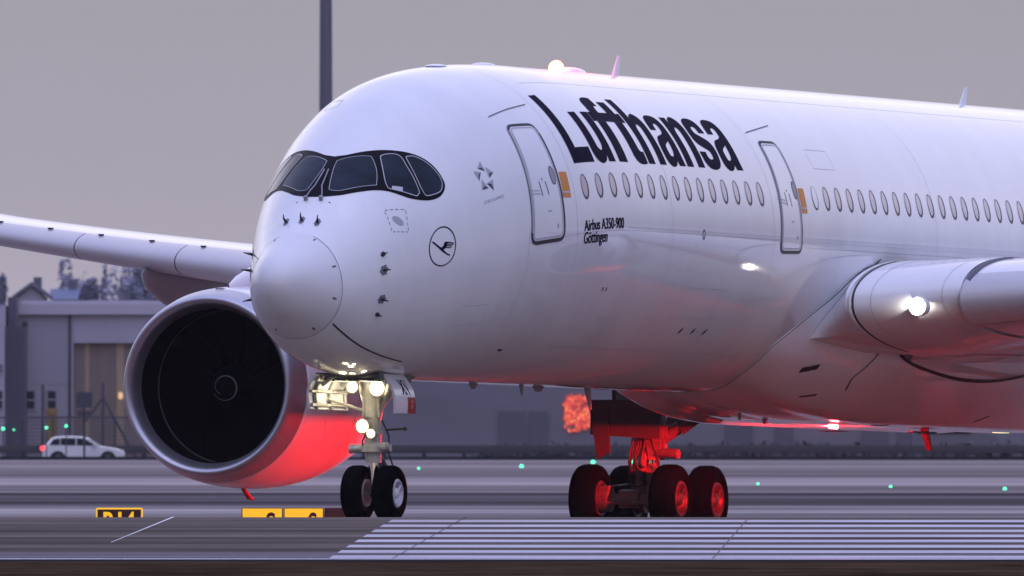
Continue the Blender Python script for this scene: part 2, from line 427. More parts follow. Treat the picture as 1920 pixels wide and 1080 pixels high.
# cockpit windows: one black mask right round the nose, six panes with pale seals
half = [(3.07, 90), (3.10, 86), (3.166, 81), (3.399, 71.4), (3.672, 61.8), (3.913, 53.8), (4.084, 47.2), (4.188, 41), (4.23, 34.9), (4.209, 30.8), (4.075, 28.2),
        (3.856, 27.6), (3.589, 29.6), (3.321, 33.9), (3.138, 38.9), (2.936, 46.2), (2.718, 53.2), (2.492, 60.), (2.247, 69.6), (2.11, 81.), (2.08, 90)]
b = MB(); hp = smooth_poly(half, 5, closed=False); full = hp + mirror(hp)[::-1][1:-1]
decal_poly(b, full, .006, .1)
mask = b.build('windshield_surround', M_MASK, plane)
PANES = [[(2.92, 86.4), (2.985, 85), (3.261, 70.1), (3.258, 67.1), (3.089, 60.3), (2.876, 55), (2.789, 55.4), (2.355, 70.2), (2.266, 79.2), (2.34, 82), (2.70, 85.6)],
         [(3.363, 63.1), (3.447, 63.6), (3.569, 61.1), (3.67, 57.9), (3.692, 54.5), (3.635, 49), (3.551, 35.7), (3.498, 34.3), (3.4, 34.7), (3.023, 45.7), (3.001, 49.5), (3.105, 54.7)],
         [(3.756, 52.3), (3.84, 52.6), (3.943, 50.5), (4.069, 45.2), (4.16, 38.6), (4.176, 33.5), (4.083, 30.2), (3.956, 29.6), (3.704, 30.8), (3.632, 32.9), (3.645, 39.9)]]
for P in PANES:
    for Q in (P, mirror(P)):
        R = smooth_poly(Q, 4); b = MB(); decal_poly(b, R, .010, .1)
        o = b.build('cockpit_window', M_GLASS, plane)
        b = MB(); stroke(b, R, .016 if P is not PANES[0] else .010, .013, True, .05); b.build('window_seal', M_GFRAME, o)
b = MB(); decal_poly(b, [(3.08, 46.8), (3.26, 42.1), (3.20, 40.4), (3.035, 45.6)], .0125); b.build('paper_sheet', M_GFRAME, plane)
b = MB()
for sgn in (1, -1):
    q = lambda t: 90 + sgn * (t - 90)
    b.tube([skin(2.06, q(83), .03), skin(2.19, q(85), .05), skin(2.30, q(87.2), .05), skin(2.70, q(88.5), .045)], .013)
    b.cyl(skin(2.03, q(83.2), 0), skin(2.05, q(83.2), .07), .04)
b.build('windscreen_wiper', M_GREY, plane)

# cabin windows
M_WP = [M_WPANE, mat('cabin_pane_pink', (.44, .36, .38), .18, coat=.6), mat('cabin_pane_cool', (.36, .37, .42), .18, coat=.6)]
for k in range(35):
    a = 8.83 + .6506 * k if k < 15 else 20.93 + .6506 * (k - 15)
    b = MB(); decal_poly(b, oval(a, 14.2, .125, .215), .005, .2)
    blank = k == 15
    o = b.build('cabin_window', M_FUS if blank else random.choice(M_WP), plane)
    b = MB(); ring(b, oval(a, 14.2, .150, .240), oval(a + (.0 if blank else -.012), 14.2 + .3, .128 if blank else .118, .22 if blank else .208), .008)  # gasket ring, drawn thicker aft and below to stand for the recess shadow
    b.build('window_frame', M_WRING, o)

# doors
def door(P, name_lbl, win, hand, sill_dark=True):
    """P corners TL TR BR BL in (a, th)"""
    def rounded(P, r):
        out = []
        for i in range(4):
            p, q, s = P[i - 1], P[i], P[(i + 1) % 4]
            def tow(x):
                d = math.hypot(x[0] - q[0], (x[1] - q[1]) * RTH); return (q[0] + (x[0] - q[0]) * r / d, q[1] + (x[1] - q[1]) * r / d)
            e, f = tow(p), tow(s)
            for k in range(6):
                t = k / 5; out.append(tuple((1-t)**2 * e[c] + 2*t*(1-t) * q[c] + t*t * f[c] for c in (0, 1)))
        return out
    def inset(P, d):
        ca = sum(p[0] for p in P) / 4; ct = sum(p[1] for p in P) / 4
        return [(p[0] + math.copysign(d, ca - p[0]), p[1] + math.copysign(d / RTH, ct - p[1])) for p in P]
    b = MB(); R = rounded(inset(P, .05), .16); decal_poly(b, R, .012, .14)
    d = b.build('passenger_door', M_FUS, plane)
    b = MB(); stroke(b, rounded(P, .2), .035, .008, True, .07); b.build('door_gap', M_LINE, d)
    b = MB(); stroke(b, rounded(inset(P, .085), .14), .03, .016, True, .07); b.build('door_seam', M_FAINT, d)
    Q = rounded(inset(P, -.025), .2)
    b = MB(); stroke(b, Q[11:25] if sill_dark else Q[12:24], .10 if sill_dark else .05, .01, False, .06); stroke(b, Q[2:10], .05, .01, False, .06); b.build('door_sill', M_DARK, d)
    b = MB(); decal_poly(b, oval(win[0], win[1], .085, .16), .018, .2); o = b.build('door_window', M_GREY, d)
    b = MB(); ring(b, oval(win[0], win[1], .098, .18), oval(win[0], win[1], .08, .155), .02); b.build('window_frame', M_WRING, o)
    b = MB(); ha, ht = hand
    stroke(b, [(ha - .03, ht + 2), (ha, ht - 3.2)], .022, .018); stroke(b, [(ha + .20, ht + 1.6), (ha + .24, ht - 3.2)], .022, .018)
    decal_poly(b, oval(ha + .1, ht + 2.6, .018, .02), .018); b.build('door_handle', M_DARK, d)
    for Q_ in ([(ha - .42, ht - .6), (ha - .08, ht - 1.2)], [(ha - .40, ht - 1.8), (ha - .05, ht - 2.4)], [(ha + .12, ht - 8.8), (ha + .27, ht - 9)]):
        b = MB(); stroke(b, Q_, .022, .0165); b.build('door_placard', M_FAINT, d)
    b = MB(); decal_poly(b, oval(P[2][0] - .28, P[2][1] + 5.5, .022, .04), .0165); b.build('door_lock', M_GREY, d)
    return d
door([(6.755, 42.3), (7.82, 40.6), (7.80, -3.2), (6.50, -2.8)], None, (7.59, 20.1), (7.05, 16.8))
door([(19.0, 36.3), (20.0, 36.4), (20.02, -6.6), (18.83, -7.0)], None, (19.85, 16.6), (19.3, 13.6), False)
for P in ([(7.90, 20.9), (8.20, 20.5), (8.17, 11.2), (7.86, 11.7)], [(20.09, 17.5), (20.39, 17.6), (20.38, 8.2), (20.09, 8.1)]):
    b = MB(); decal_poly(b, P, .006); o = b.build('orange_marker', M_ORANGE, plane)
    b = MB(); stroke(b, [(P[3][0] + .02, P[3][1] + 1.9), (P[2][0] - .02, P[2][1] + 1.9)], .03, .009); b.build('marker_stripe', M_GFRAME, o)
for P in ([(6.45, 47.8), (7.3, 48.9), (8.15, 49.6)], [(18.7, 40), (20.36, 44.7)]):
    b = MB(); stroke(b, P, .020, .014); b.build('rain_gutter', M_LINE, plane)

# lettering and emblems on the port side
def glyphs(txt, bold=0.):
    cu = bpy.data.curves.new('t', 'FONT'); cu.body = txt; cu.offset = bold; cu.resolution_u = 6
    o = bpy.data.objects.new('t', cu); C.objects.link(o)
    bpy.context.view_layer.update(); dg = bpy.context.evaluated_depsgraph_get()
    me = bpy.data.meshes.new_from_object(o.evaluated_get(dg)); me.calc_loop_triangles()
    vs = [v.co.copy() for v in me.vertices]; tr = [tuple(t.vertices) for t in me.loop_triangles]
    bpy.data.objects.remove(o); bpy.data.curves.remove(cu); bpy.data.meshes.remove(me)
    x0 = min(v.x for v in vs); x1 = max(v.x for v in vs); y0 = min(v.y for v in vs); y1 = max(v.y for v in vs)
    return [[((vs[i].x - x0) / (x1 - x0), (vs[i].y - y0) / (y1 - y0)) for i in t] for t in tr]
def put_text(b, txt, a0, a1, t0, t1, bold, fat, off=.006, cell=.12, copies=(-1, 0, 1)):
    G = glyphs(txt, bold); w = a1 - a0 - 2 * fat
    for k, c in enumerate(copies):
        decal_bm(b, [[(a0 + fat + x * w + c * fat, t0 + y * (t1 - t0)) for x, y in t] for t in G], off + .0012 * k, cell)
def outline(P, n=5):
    """closed outline; a point written as (x, y, 1) is a sharp corner"""
    m = len(P); out = []
    for i in range(m):
        p1, p2 = P[i], P[(i + 1) % m]; out.append(tuple(p1[:2]))
        if len(p1) > 2 and len(p2) > 2: continue
        p0 = p1 if len(p1) > 2 else P[i - 1]; p3 = p2 if len(p2) > 2 else P[(i + 2) % m]
        for k in range(1, n):
            t = k / n
            out.append(tuple(.5 * (2*p1[c] + (p2[c] - p0[c]) * t + (2*p0[c] - 5*p1[c] + 4*p2[c] - p3[c]) * t*t + (3*p1[c] - p0[c] - 3*p2[c] + p3[c]) * t**3) for c in (0, 1)))
    return out
def fill_loops(loops):
    cu = bpy.data.curves.new('t', 'CURVE'); cu.dimensions = '2D'; cu.fill_mode = 'BOTH'
    for l in loops:
        sp = cu.splines.new('POLY'); sp.points.add(len(l) - 1); sp.use_cyclic_u = True
        for q, p in zip(sp.points, l): q.co = (p[0], p[1], 0, 1)
    o = bpy.data.objects.new('t', cu); C.objects.link(o); bpy.context.view_layer.update(); dg = bpy.context.evaluated_depsgraph_get()
    me = bpy.data.meshes.new_from_object(o.evaluated_get(dg)); me.calc_loop_triangles()
    vs = [v.co.copy() for v in me.vertices]; tr = [tuple(t.vertices) for t in me.loop_triangles]
    bpy.data.objects.remove(o); bpy.data.curves.remove(cu); bpy.data.meshes.remove(me)
    return [[(vs[i].x, vs[i].y) for i in t] for t in tr]
ST = .335
G_n = [(0, 0, 1), (0, 1, 1), (.31, 1, 1), (.31, .86, 1), (.40, .97), (.60, 1.03), (.80, .98), (.91, .85), (.93, .66), (.93, 0, 1), (.93 - ST, 0, 1), (.93 - ST, .60), (.58, .73), (.48, .79), (.385, .74), (ST, .60), (ST, 0, 1)]
G_h = [(0, 0, 1), (0, 1.38, 1), (ST, 1.38, 1), (ST, .88, 1)] + G_n[4:]
G_u = [((.93 - p[0], 1 - p[1]) + tuple(p[2:])) for p in G_n]
G_L = [(0, 0, 1), (0, 1.44, 1), (.33, 1.44, 1), (.33, .28, 1), (.97, .28, 1), (.97, 0, 1)]
G_f = [(.13, 0, 1), (.13, .80, 1), (0, .80, 1), (0, 1, 1), (.13, 1, 1), (.13, 1.10), (.17, 1.27), (.30, 1.36), (.48, 1.385), (.64, 1.375, 1), (.64, 1.16, 1), (.55, 1.165), (.48, 1.14), (.455, 1.06), (.455, 1, 1), (.66, 1, 1), (.66, .80, 1), (.455, .80, 1), (.455, 0, 1)]
G_t = [(.14, 1.28, 1), (.46, 1.28, 1), (.46, 1, 1), (.61, 1, 1), (.61, .80, 1), (.46, .80, 1), (.46, .34), (.475, .25), (.53, .215), (.61, .22, 1), (.61, 0, 1), (.46, -.02), (.28, 0), (.17, .09), (.14, .25), (.14, .80, 1), (0, .80, 1), (0, 1, 1), (.14, 1, 1)]
G_s = [(.0, .31, 1), (.31, .31, 1), (.335, .20), (.45, .165), (.565, .19), (.59, .26), (.55, .33), (.38, .385), (.13, .47), (.03, .58), (.02, .74), (.07, .91), (.22, 1.0), (.45, 1.025), (.69, .99), (.83, .88), (.87, .70, 1), (.575, .70, 1), (.55, .80), (.45, .835), (.34, .81), (.315, .745), (.36, .68), (.55, .62), (.79, .53), (.89, .42), (.905, .28), (.85, .11), (.70, .01), (.45, -.025), (.20, .01), (.05, .12)]
G_a = [(.03, .69, 1), (.335, .69, 1), (.36, .79), (.455, .835), (.56, .81), (.585, .725), (.55, .645), (.42, .60), (.16, .55), (.035, .43), (.0, .26), (.04, .09), (.16, .0), (.31, -.025), (.46, .005), (.58, .09, 1), (.62, 0, 1), (.945, 0, 1), (.915, .10), (.905, .22), (.905, .68), (.87, .87), (.74, .985), (.48, 1.025), (.22, 1.0), (.08, .89)]
G_ah = [(.585, .47), (.50, .44), (.38, .40), (.32, .35), (.31, .26), (.345, .185), (.43, .17), (.52, .20), (.575, .28), (.59, .38)]
b = MB()
for k, (P, hole, a0, a1) in enumerate(((G_L, None, 8.66, 9.59), (G_u, None, 9.68, 10.60), (G_f, None, 10.63, 11.50), (G_t, None, 11.50, 12.27), (G_h, None, 12.34, 13.27), (G_a, G_ah, 13.37, 14.30),
        (G_n, None, 14.40, 15.33), (G_s, None, 15.41, 16.34), (G_a, G_ah, 16.43, 17.40))):
    O = outline(P); w = max(p[0] for p in O); mp = lambda p: (a0 + p[0] / w * (a1 - a0), 23.0 + p[1] * 21.5)
    loops = [O] + ([outline(hole)] if hole else [])
    decal_bm(b, [[mp(p) for p in t] for t in fill_loops(loops)], .0055 + .0003 * (k % 2), .12)
b.build('airline_lettering', M_NAVY, plane)
b = MB(); put_text(b, 'Airbus A350-900', 8.63, 10.45, -1.6, 2.4, .006, .006, cell=.2); put_text(b, 'Göttingen', 8.63, 9.70, -7.6, -1.9, .006, .006, cell=.2)
b.build('type_lettering', M_NAVY, plane)
b = MB(); ring(b, oval(3.76, 5.9, .375, .40 * 1.18, 56), oval(3.76, 5.9, .350, .375 * 1.18, 56), .006)
crane = [(3.474, 9.98), (3.538, 9.43), (3.683, 6.26), (3.729, 5.66), (3.782, 6.27), (3.821, 7.52), (3.839, 7.74), (3.904, 7.4), (3.897, 6.86), (3.882, 6.41), (3.875, 5.66), (3.851, 4.99), (3.783, 4.53), (3.797, 3.93), (3.869, 2.54), (3.959, 1.43), (3.942, .98), (3.868, 1.76), (3.74, 3.81), (3.619, 6.49), (3.504, 9.15)]
decal_poly(b, crane, .006)
for P in ([(3.896, 7.44), (3.984, 6.85), (4.081, 6.02), (4.071, 5.69), (3.982, 6.38), (3.891, 6.94)], [(3.887, 6.7), (3.964, 6.2), (4.062, 5.53), (4.048, 5.29), (3.962, 5.8), (3.878, 6.32)],
          [(3.877, 6.07), (3.945, 5.63), (4.03, 4.99), (4.022, 4.7), (3.943, 5.22), (3.865, 5.71)], [(3.857, 5.33), (3.925, 4.94), (4.0, 4.41), (3.99, 4.17), (3.916, 4.57), (3.834, 5.02)]):
    decal_poly(b, P, .0075)
b.build('crane_emblem', M_NAVY, plane)
star = [[(5.391, 32.88), (5.412, 28.51), (5.232, 30.62)], [(5.461, 30.0), (5.632, 26.87), (5.46, 25.4)], [(5.085, 30.32), (5.275, 28.78), (5.143, 25.86)], [(5.231, 26.12), (5.342, 21.94), (5.141, 22.23)], [(5.544, 24.44), (5.481, 20.47), (5.338, 23.79)]]
stard = [[(5.349, 30.31), (5.412, 28.51), (5.232, 30.62)], [(5.556, 26.96), (5.632, 26.87), (5.46, 25.4), (5.508, 27.33)], [(5.181, 28.14), (5.275, 28.78), (5.143, 25.86)], [(5.246, 23.25), (5.342, 21.94), (5.141, 22.23)], [(5.462, 23.01), (5.481, 20.47), (5.338, 23.79)]]
b = MB()
for P in star: decal_poly(b, P, .006)
o = b.build('star_emblem', M_STARL, plane)
b = MB(); put_text(b, 'STAR ALLIANCE', 5.10, 5.74, 16.7, 17.9, 0, .002, cell=.3, copies=(0,)); b.build('emblem_lettering', M_STARL, o)
b = MB()
for P in stard: decal_poly(b, P, .009)
b.build('emblem_facet', M_STARD, o)

# panel lines, hatches and probes
b = MB(); stroke(b, [(1.2, t) for t in range(-180, 181, 4)], .012, .004); b.build('radome_joint', M_LINE, plane)
b = MB()
for a, t in ((1.20, 117), (1.19, 64.4), (1.17, 24.8), (1.11, -12.8), (1.12, -61), (1.07, -112), (1.19, 150)):
    stroke(b, [(a - .13, t), (a - .03, t)], .035, .004)
b.build('lightning_strip', M_LINE, plane)
b = MB()
for a, t0, t1 in ((6.44, -40, 3), (8.35, -60, 75), (13.0, -60, 80), (18.5, -55, 80), (27.6, -10, 80)):
    stroke(b, [(a, t) for t in range(t0, t1 + 1, 3)], .008, .0035)
for t, a0, a1 in ((-2.2, 6.45, 20.), (-4.5, 20.2, 44.), (62, 9.0, 44.)):
    stroke(b, [(a0 + (a1 - a0) * k / 20, t) for k in range(21)], .008, .0035)
stroke(b, [(9.42, -50.4), (14, -50.3), (20, -50.5)], .014, .0035)
for a0, a1, t0, t1 in ((14.2, 16.6, -34, -22), (10.4, 11.6, -44, -36), (4.6, 5.5, -36, -26), (21.4, 22.6, 26, 34)):
    stroke(b, [(a0, t0), (a1, t0), (a1, t1), (a0, t1)], .008, .0035, True)
b.build('skin_seam', M_FAINT, plane)
b = MB(); stroke(b, [(4.97, 108.1), (5.28, 108), (5.683, 117), (5.2, 117.4)], .015, .004, True); b.build('escape_hatch', M_FAINT, plane)
b = MB()
for P in ([(2.632, 38.8), (2.84, 35.3), (3.065, 31.4), (3.0, 25), (2.96, 19.8), (2.77, 22.4), (2.594, 25.), (2.62, 32.)],):
    Q = P + [P[0]]
    for p, q in zip(Q, Q[1:]):
        for k in (0, .5):
            f0, f1 = k + .08, k + .36
            stroke(b, [(p[0] + (q[0] - p[0]) * f0, p[1] + (q[1] - p[1]) * f0), (p[0] + (q[0] - p[0]) * f1, p[1] + (q[1] - p[1]) * f1)], .014, .004)
o = b.build('static_port_marking', M_LINE, plane)
b = MB(); decal_poly(b, [(a, t - (a - 2.81) * 26) for a, t in oval(2.81, 28.6, .10, .15)], .004); b.build('static_plate', M_STARL, o)
for a, t, fl in ((1.579, 109.6, 1), (1.525, 91.5, 1), (1.53, 74.5, 1), (2.233, 5.35, 2), (2.227, -14.7, 2), (2.225, -26., 0), (2.254, 15.6, 3), (2.233, 174.6, 2), (2.227, 194.7, 2), (2.254, 164.4, 2)):
    b = MB()
    r = .09 if fl == 1 else .10 if fl == 2 else .05
    if fl != 0:
        P = [(a + r * (1 + .14 * (-1) ** k) * math.cos(2*PI*k/12), t + r * (1.1 + .14 * (-1) ** k) / RTH * 1.6 * math.sin(2*PI*k/12)) for k in range(12)]
        decal_poly(b, P, .004)
    o = b.build('probe', M_PLATE if fl in (1, 2) else M_DARK, plane)
    b = MB()
    if fl in (1, 2):
        p0, p1 = skin(a, t, 0), skin(a, t, .10)
        tip = p1 + (Vector((0, 0, .07)) if fl == 1 else Vector((0, .10, 0)) * 0 + (p1 - p0).normalized() * .08)
        b.cyl(p0, p1, .03, .018, 10); b.cyl(p1, tip, .016, .008, 8)
    else:
        b.cyl(skin(a, t, 0), skin(a, t, .05), .045, .035, 10); b.cyl(skin(a, t, .05), skin(a + .03, t, .11), .014, .008, 8)
    b.build('probe_mast', M_DARK, o)
b = MB()
for a, t in ((2.02, 93), (2.02, 87)):
    stroke(b, [(a, t + 11 * (1 if t > 90 else -1)), (a, t + 13 * (1 if t > 90 else -1))], .02, .004)
for a in (15.23, 15.88, 16.51): decal_poly(b, [(a - .05, -41.5), (a + .06, -39.8), (a + .05, -37.8), (a - .06, -39.4)], .004)
for P in ([(7.2, -51.3), (7.4, -51.6), (7.42, -53.), (7.22, -52.7)], [(23.7, -65), (24.0, -65), (24.0, -66.4), (23.7, -66.4)]): decal_poly(b, P, .004)
for a, t in ((10.05, -24), (10.22, -24.1)): decal_poly(b, oval(a, t, .025, .045), .004)
b.build('vent', M_DARK, plane)
b = MB(); ring(b, oval(14.67, -2.1, .075, .10), oval(14.67, -2.1, .045, .07), .005); b.build('service_port', M_LINE, plane)
# bulbs and blade antennas along crown and keel
def blade(a, th, h, ch, sweep, m, name='antenna'):
    p = skin(a, th); n = (skin(a, th, 1) - p).normalized(); fw = Vector((0, 1, 0)); sd = n.cross(fw).normalized()
    rows = []
    for k in range(5):
        t = k / 4; c = ch * (1 - .6 * t); o = p + n * (h * t - .02) + fw * (sweep * t)
        rows.append([o + fw * (c * .5 * math.cos(2*PI*j/12)) + sd * (.045 * (1 - .7 * t) * math.sin(2*PI*j/12)) for j in range(12)])
    b = MB(); b.grid(rows, closed=True); b.add(rows[-1], [list(range(12))])
    return b.build(name, m, plane)
blade(17.6, 90, .42, .42, .20, M_FUS); blade(37.1, 90, .40, .42, .22, M_FUS)
blade(10.2, -90, .12, .5, 0, M_GREY); blade(12.7, -90, .20, .16, .05, M_GREY); blade(13.6, -90, .12, .7, 0, M_GREY)
blade(16.2, -90, .42, .30, .18, M_GREY); blade(24.4, -90, .5, .3, .1, M_GREY)
for a, s in ((8.2, .5), (10.62, .62), (15.2, 1.3)):
    b = MB(); p = skin(a, 90); hh = .05 if s < 1 else .10
    b.grid([[p + Vector((.22 * math.cos(t) * math.cos(e), s * .5 * math.sin(t) * math.cos(e), hh * math.sin(e) - .01)) for t in [2*PI*k/20 for k in range(20)]] for e in [0, .4, .8, 1.2, 1.5]], closed=True)
    b.build('antenna_pod', M_FUS, plane)
# beacons
def lamp(name, pos, energy, col, parent, size=.1):
    d = bpy.data.lights.new(name, 'POINT'); d.energy = energy; d.color = col; d.shadow_soft_size = size
    o = bpy.data.objects.new(name, d); C.objects.link(o); o.parent = parent; o.location = pos
    return o
def dome(name, pos, r, m, parent, n=20, flat=1.):
    b = MB(); pos = Vector(pos)
    b.grid([[pos + Vector((r * math.sin(e) * math.cos(2*PI*k/n), r * math.sin(e) * math.sin(2*PI*k/n), flat * r * math.cos(e))) for k in range(n)] for e in [.02 + (PI - .04) * j / 12 for j in range(13)]], closed=True)
    return b.build(name, m, parent)
bt = loc(14.45, 0, 3.09); dome('beacon_light', bt, .15, M_BEACON, plane)
lamp('beacon_lamp', bt + Vector((0, 0, .28)), 520, (1, .02, .03), plane)

# ------------------------------------------------------------------ belly fairing and wings
def wing_le(p): return 21.3 + .70 * (p - 3.0)
LEH = pchip([2.0, 3.6, 5.2, 12., 19.3, 33.], [-1.38, -1.30, -1.08, -.45, .36, 2.2])
CHD = pchip([2.0, 3.0, 6.0, 10.5, 20., 33.], [15.2, 14.2, 11.8, 9.0, 5.6, 2.2])
TCK = pchip([2.0, 5.0, 11., 33.], [.135, .13, .112, .095])
INC = pchip([2.0, 6., 11., 33.], [3.5, 2.5, 1.2, -1.5])
def foil(x, t):
    return t / .2 * (.2969 * math.sqrt(x) - .126 * x - .3516 * x*x + .2843 * x**3 - .1036 * x**4)
def wing_pt(p, s, d=0., dx=0., dz=0.):
    """s in -1..1: upper trailing edge -> leading edge (0) -> lower trailing edge"""
    x = s * s; t = TCK(p); c = CHD(p); y = foil(x, t) * (1.0 if s < 0 else -.92) + .012 * math.sin(PI * min(1, x))
    i = rad(INC(p)); X, Y = x * c, y * c
    a = wing_le(p) + X * math.cos(i) + Y * math.sin(i) + dx
    h = LEH(p) + Y * math.cos(i) - X * math.sin(i) + dz
    if d:
        nx = .5 if abs(s) < .12 else 0
        a -= d * math.cos(min(1, abs(s) * 2.2) * PI / 2); h += d * math.sin(min(1, abs(s) * 2.2) * PI / 2) * (1 if s < 0 else -1)
    return a, h
def wing(side):
    ps = [2.2 + 30.8 * (k / 60.) for k in range(61)]
    ss = [math.copysign(abs(u) ** 1.0, u) for u in [-1 + 2 * k / 64. for k in range(65)]]
    rows = []
    pin = lambda s: 3.47 if abs(s) < .50 else max(2.2, 3.47 - 1.27 * (abs(s) - .50) / .22)
    for k in range(61):
        rows.append([(lambda p, s: loc(*(lambda q: (q[0], side * p, q[1]))(wing_pt(p, s))))(pin(s) + (33. - pin(s)) * k / 60., s) for s in ss])
    b = MB(); b.grid(rows); b.add(rows[-1], [list(range(65))])
    w = b.build('wing', M_WING, plane)
    bounds = [5.25, 9.6] + [10.6, 13.8, 16.9, 20.1, 23.3, 26.5, 29.5, 32.3]
    for p0, p1 in ([(bounds[0], bounds[1])] + list(zip(bounds[2:], bounds[3:]))):
        b = MB(); rows = []; th = .045; inner = p0 < 6
        dx, dz = (-.16, -.10) if inner else (-.07, -.03)
        for k in range(9):
            p = p0 + .02 + (p1 - p0 - .04) * k / 8
            up = [wing_pt(p, s, th, dx, dz) for s in [-.31 + .57 * j / 40. for j in range(41)]]
            inn = [wing_pt(p, s, .012, dx, dz) for s in [-.31 + .57 * j / 40. for j in range(41)]][::-1]
            rows.append([loc(a, side * p, h) for a, h in up + inn])
        b.grid(rows, closed=True); b.add(rows[0], [list(range(82))]); b.add(rows[-1], [list(range(82))])
        b.build('slat', M_SLAT, w)
    b = MB()
    for k in range(14):
        p = 10.2 + 1.55 * k; a, h = wing_pt(p, -.27, .05); b.box(loc(a, side * p, h), (.09, .10, .03))
    b.build('slat_track_fairing', M_DARK, w)
    for p, ln in ((14.8, 7.0), (23.6, 4.6)):
        a, h = wing_pt(p, .72); b = MB()
        pr = [(x * ln, .42 * (ln / 6.) * (math.sin(PI * x ** .8)) ** .7 + .004) for x in [k / 20 for k in range(21)]]
        rows = []
        for x, r in pr:
            rows.append([loc(a - ln * .55 + x, side * p + r * .8 * math.cos(2*PI*k/16), h - .10 - .25 * (1 - abs(2 * x / ln - 1)) + r * 1.25 * math.sin(2*PI*k/16)) for k in range(16)])
        b.grid(rows, closed=True); b.build('flap_track_fairing', mat('fairing_dark_grey', (.30, .28, .31), .45, coat=.3), w)
    return w
wing_p, wing_s = wing(1), wing(-1)

# belly fairing: a deeper lobe that grows out of the lower fuselage behind a curved seam
FB = pchip([-90, -73.6, -61.2, -46.4, -33.3, -22.2, -12.2, -7.], [21.5, 21.2, 20.79, 20.61, 21.22, 22.27, 23.34, 24.4])
FD = pchip([-90, -75, -60, -45, -30, -15, -7], [.49, .60, .97, .95, .60, .18, .012])
def fair_pt(u, th, off=0.):
    """u metres behind the seam"""
    q = th if th >= -90 else -180 - th
    a = FB(q) + u
    t = min(u / 7.5, 1); k = 1 - (1 - t) ** 2.4
    e = max(0, (a - 40) / 9.)
    return skin(a, th, .012 + FD(q) * k * max(0, 1 - e) + off)
b = MB(); us = [.0, .03, .1, .25, .5] + [.5 + 27.5 * (k / 40.) ** 1.4 for k in range(1, 41)]
ths = [-7 - 166 * k / 110. for k in range(111)]
rows = [[fair_pt(u, t) for t in ths] for u in us]; rows.insert(0, [skin(FB(t if t >= -90 else -180 - t), t, -.02) for t in ths])
b.grid(rows)
fairing = b.build('belly_fairing', M_FAIR, plane)
def fstroke(b, pts, w, off=.006):
    P = [fair_pt(u, t, off) for u, t in pts]; rows = []
    for i in range(len(P)):
        tg = (P[min(i + 1, len(P) - 1)] - P[max(i - 1, 0)]).normalized(); n = (fair_pt(*pts[i], off + .02) - P[i]).normalized(); s = tg.cross(n).normalized() * w / 2
        rows.append([P[i] - s, P[i] + s])
    b.grid(rows)
b = MB(); fstroke(b, [(.012, -7 - 2 * k) for k in range(62)], .035, .008)
b.build('fairing_seal', M_DARK, fairing)
b = MB()
for u, t in ((1.38, -48), (2.2, -58), (6.9, -66), (11.5, -58)): fstroke(b, [(u, t - 1), (u + .22, t + .6), (u + .45, t + 2.4)], .17 if t == -48 else .07)
b.build('fairing_vent', M_DARK, fairing)
b = MB(); fstroke(b, smooth_poly([(3.48, -51), (3.3, -46), (3.42, -42), (3.6, -36), (3.7, -33)], 6, False), .05); b.build('fairing_joint', M_DARK, fairing)
b = MB(); fstroke(b, smooth_poly([(4.5, -36.6), (5.2, -38.4), (6.36, -40), (8.4, -42), (10.26, -42), (11.9, -40), (14., -36), (17., -31)], 6, False), .10); b.build('wing_root_seal', M_DARK, fairing)

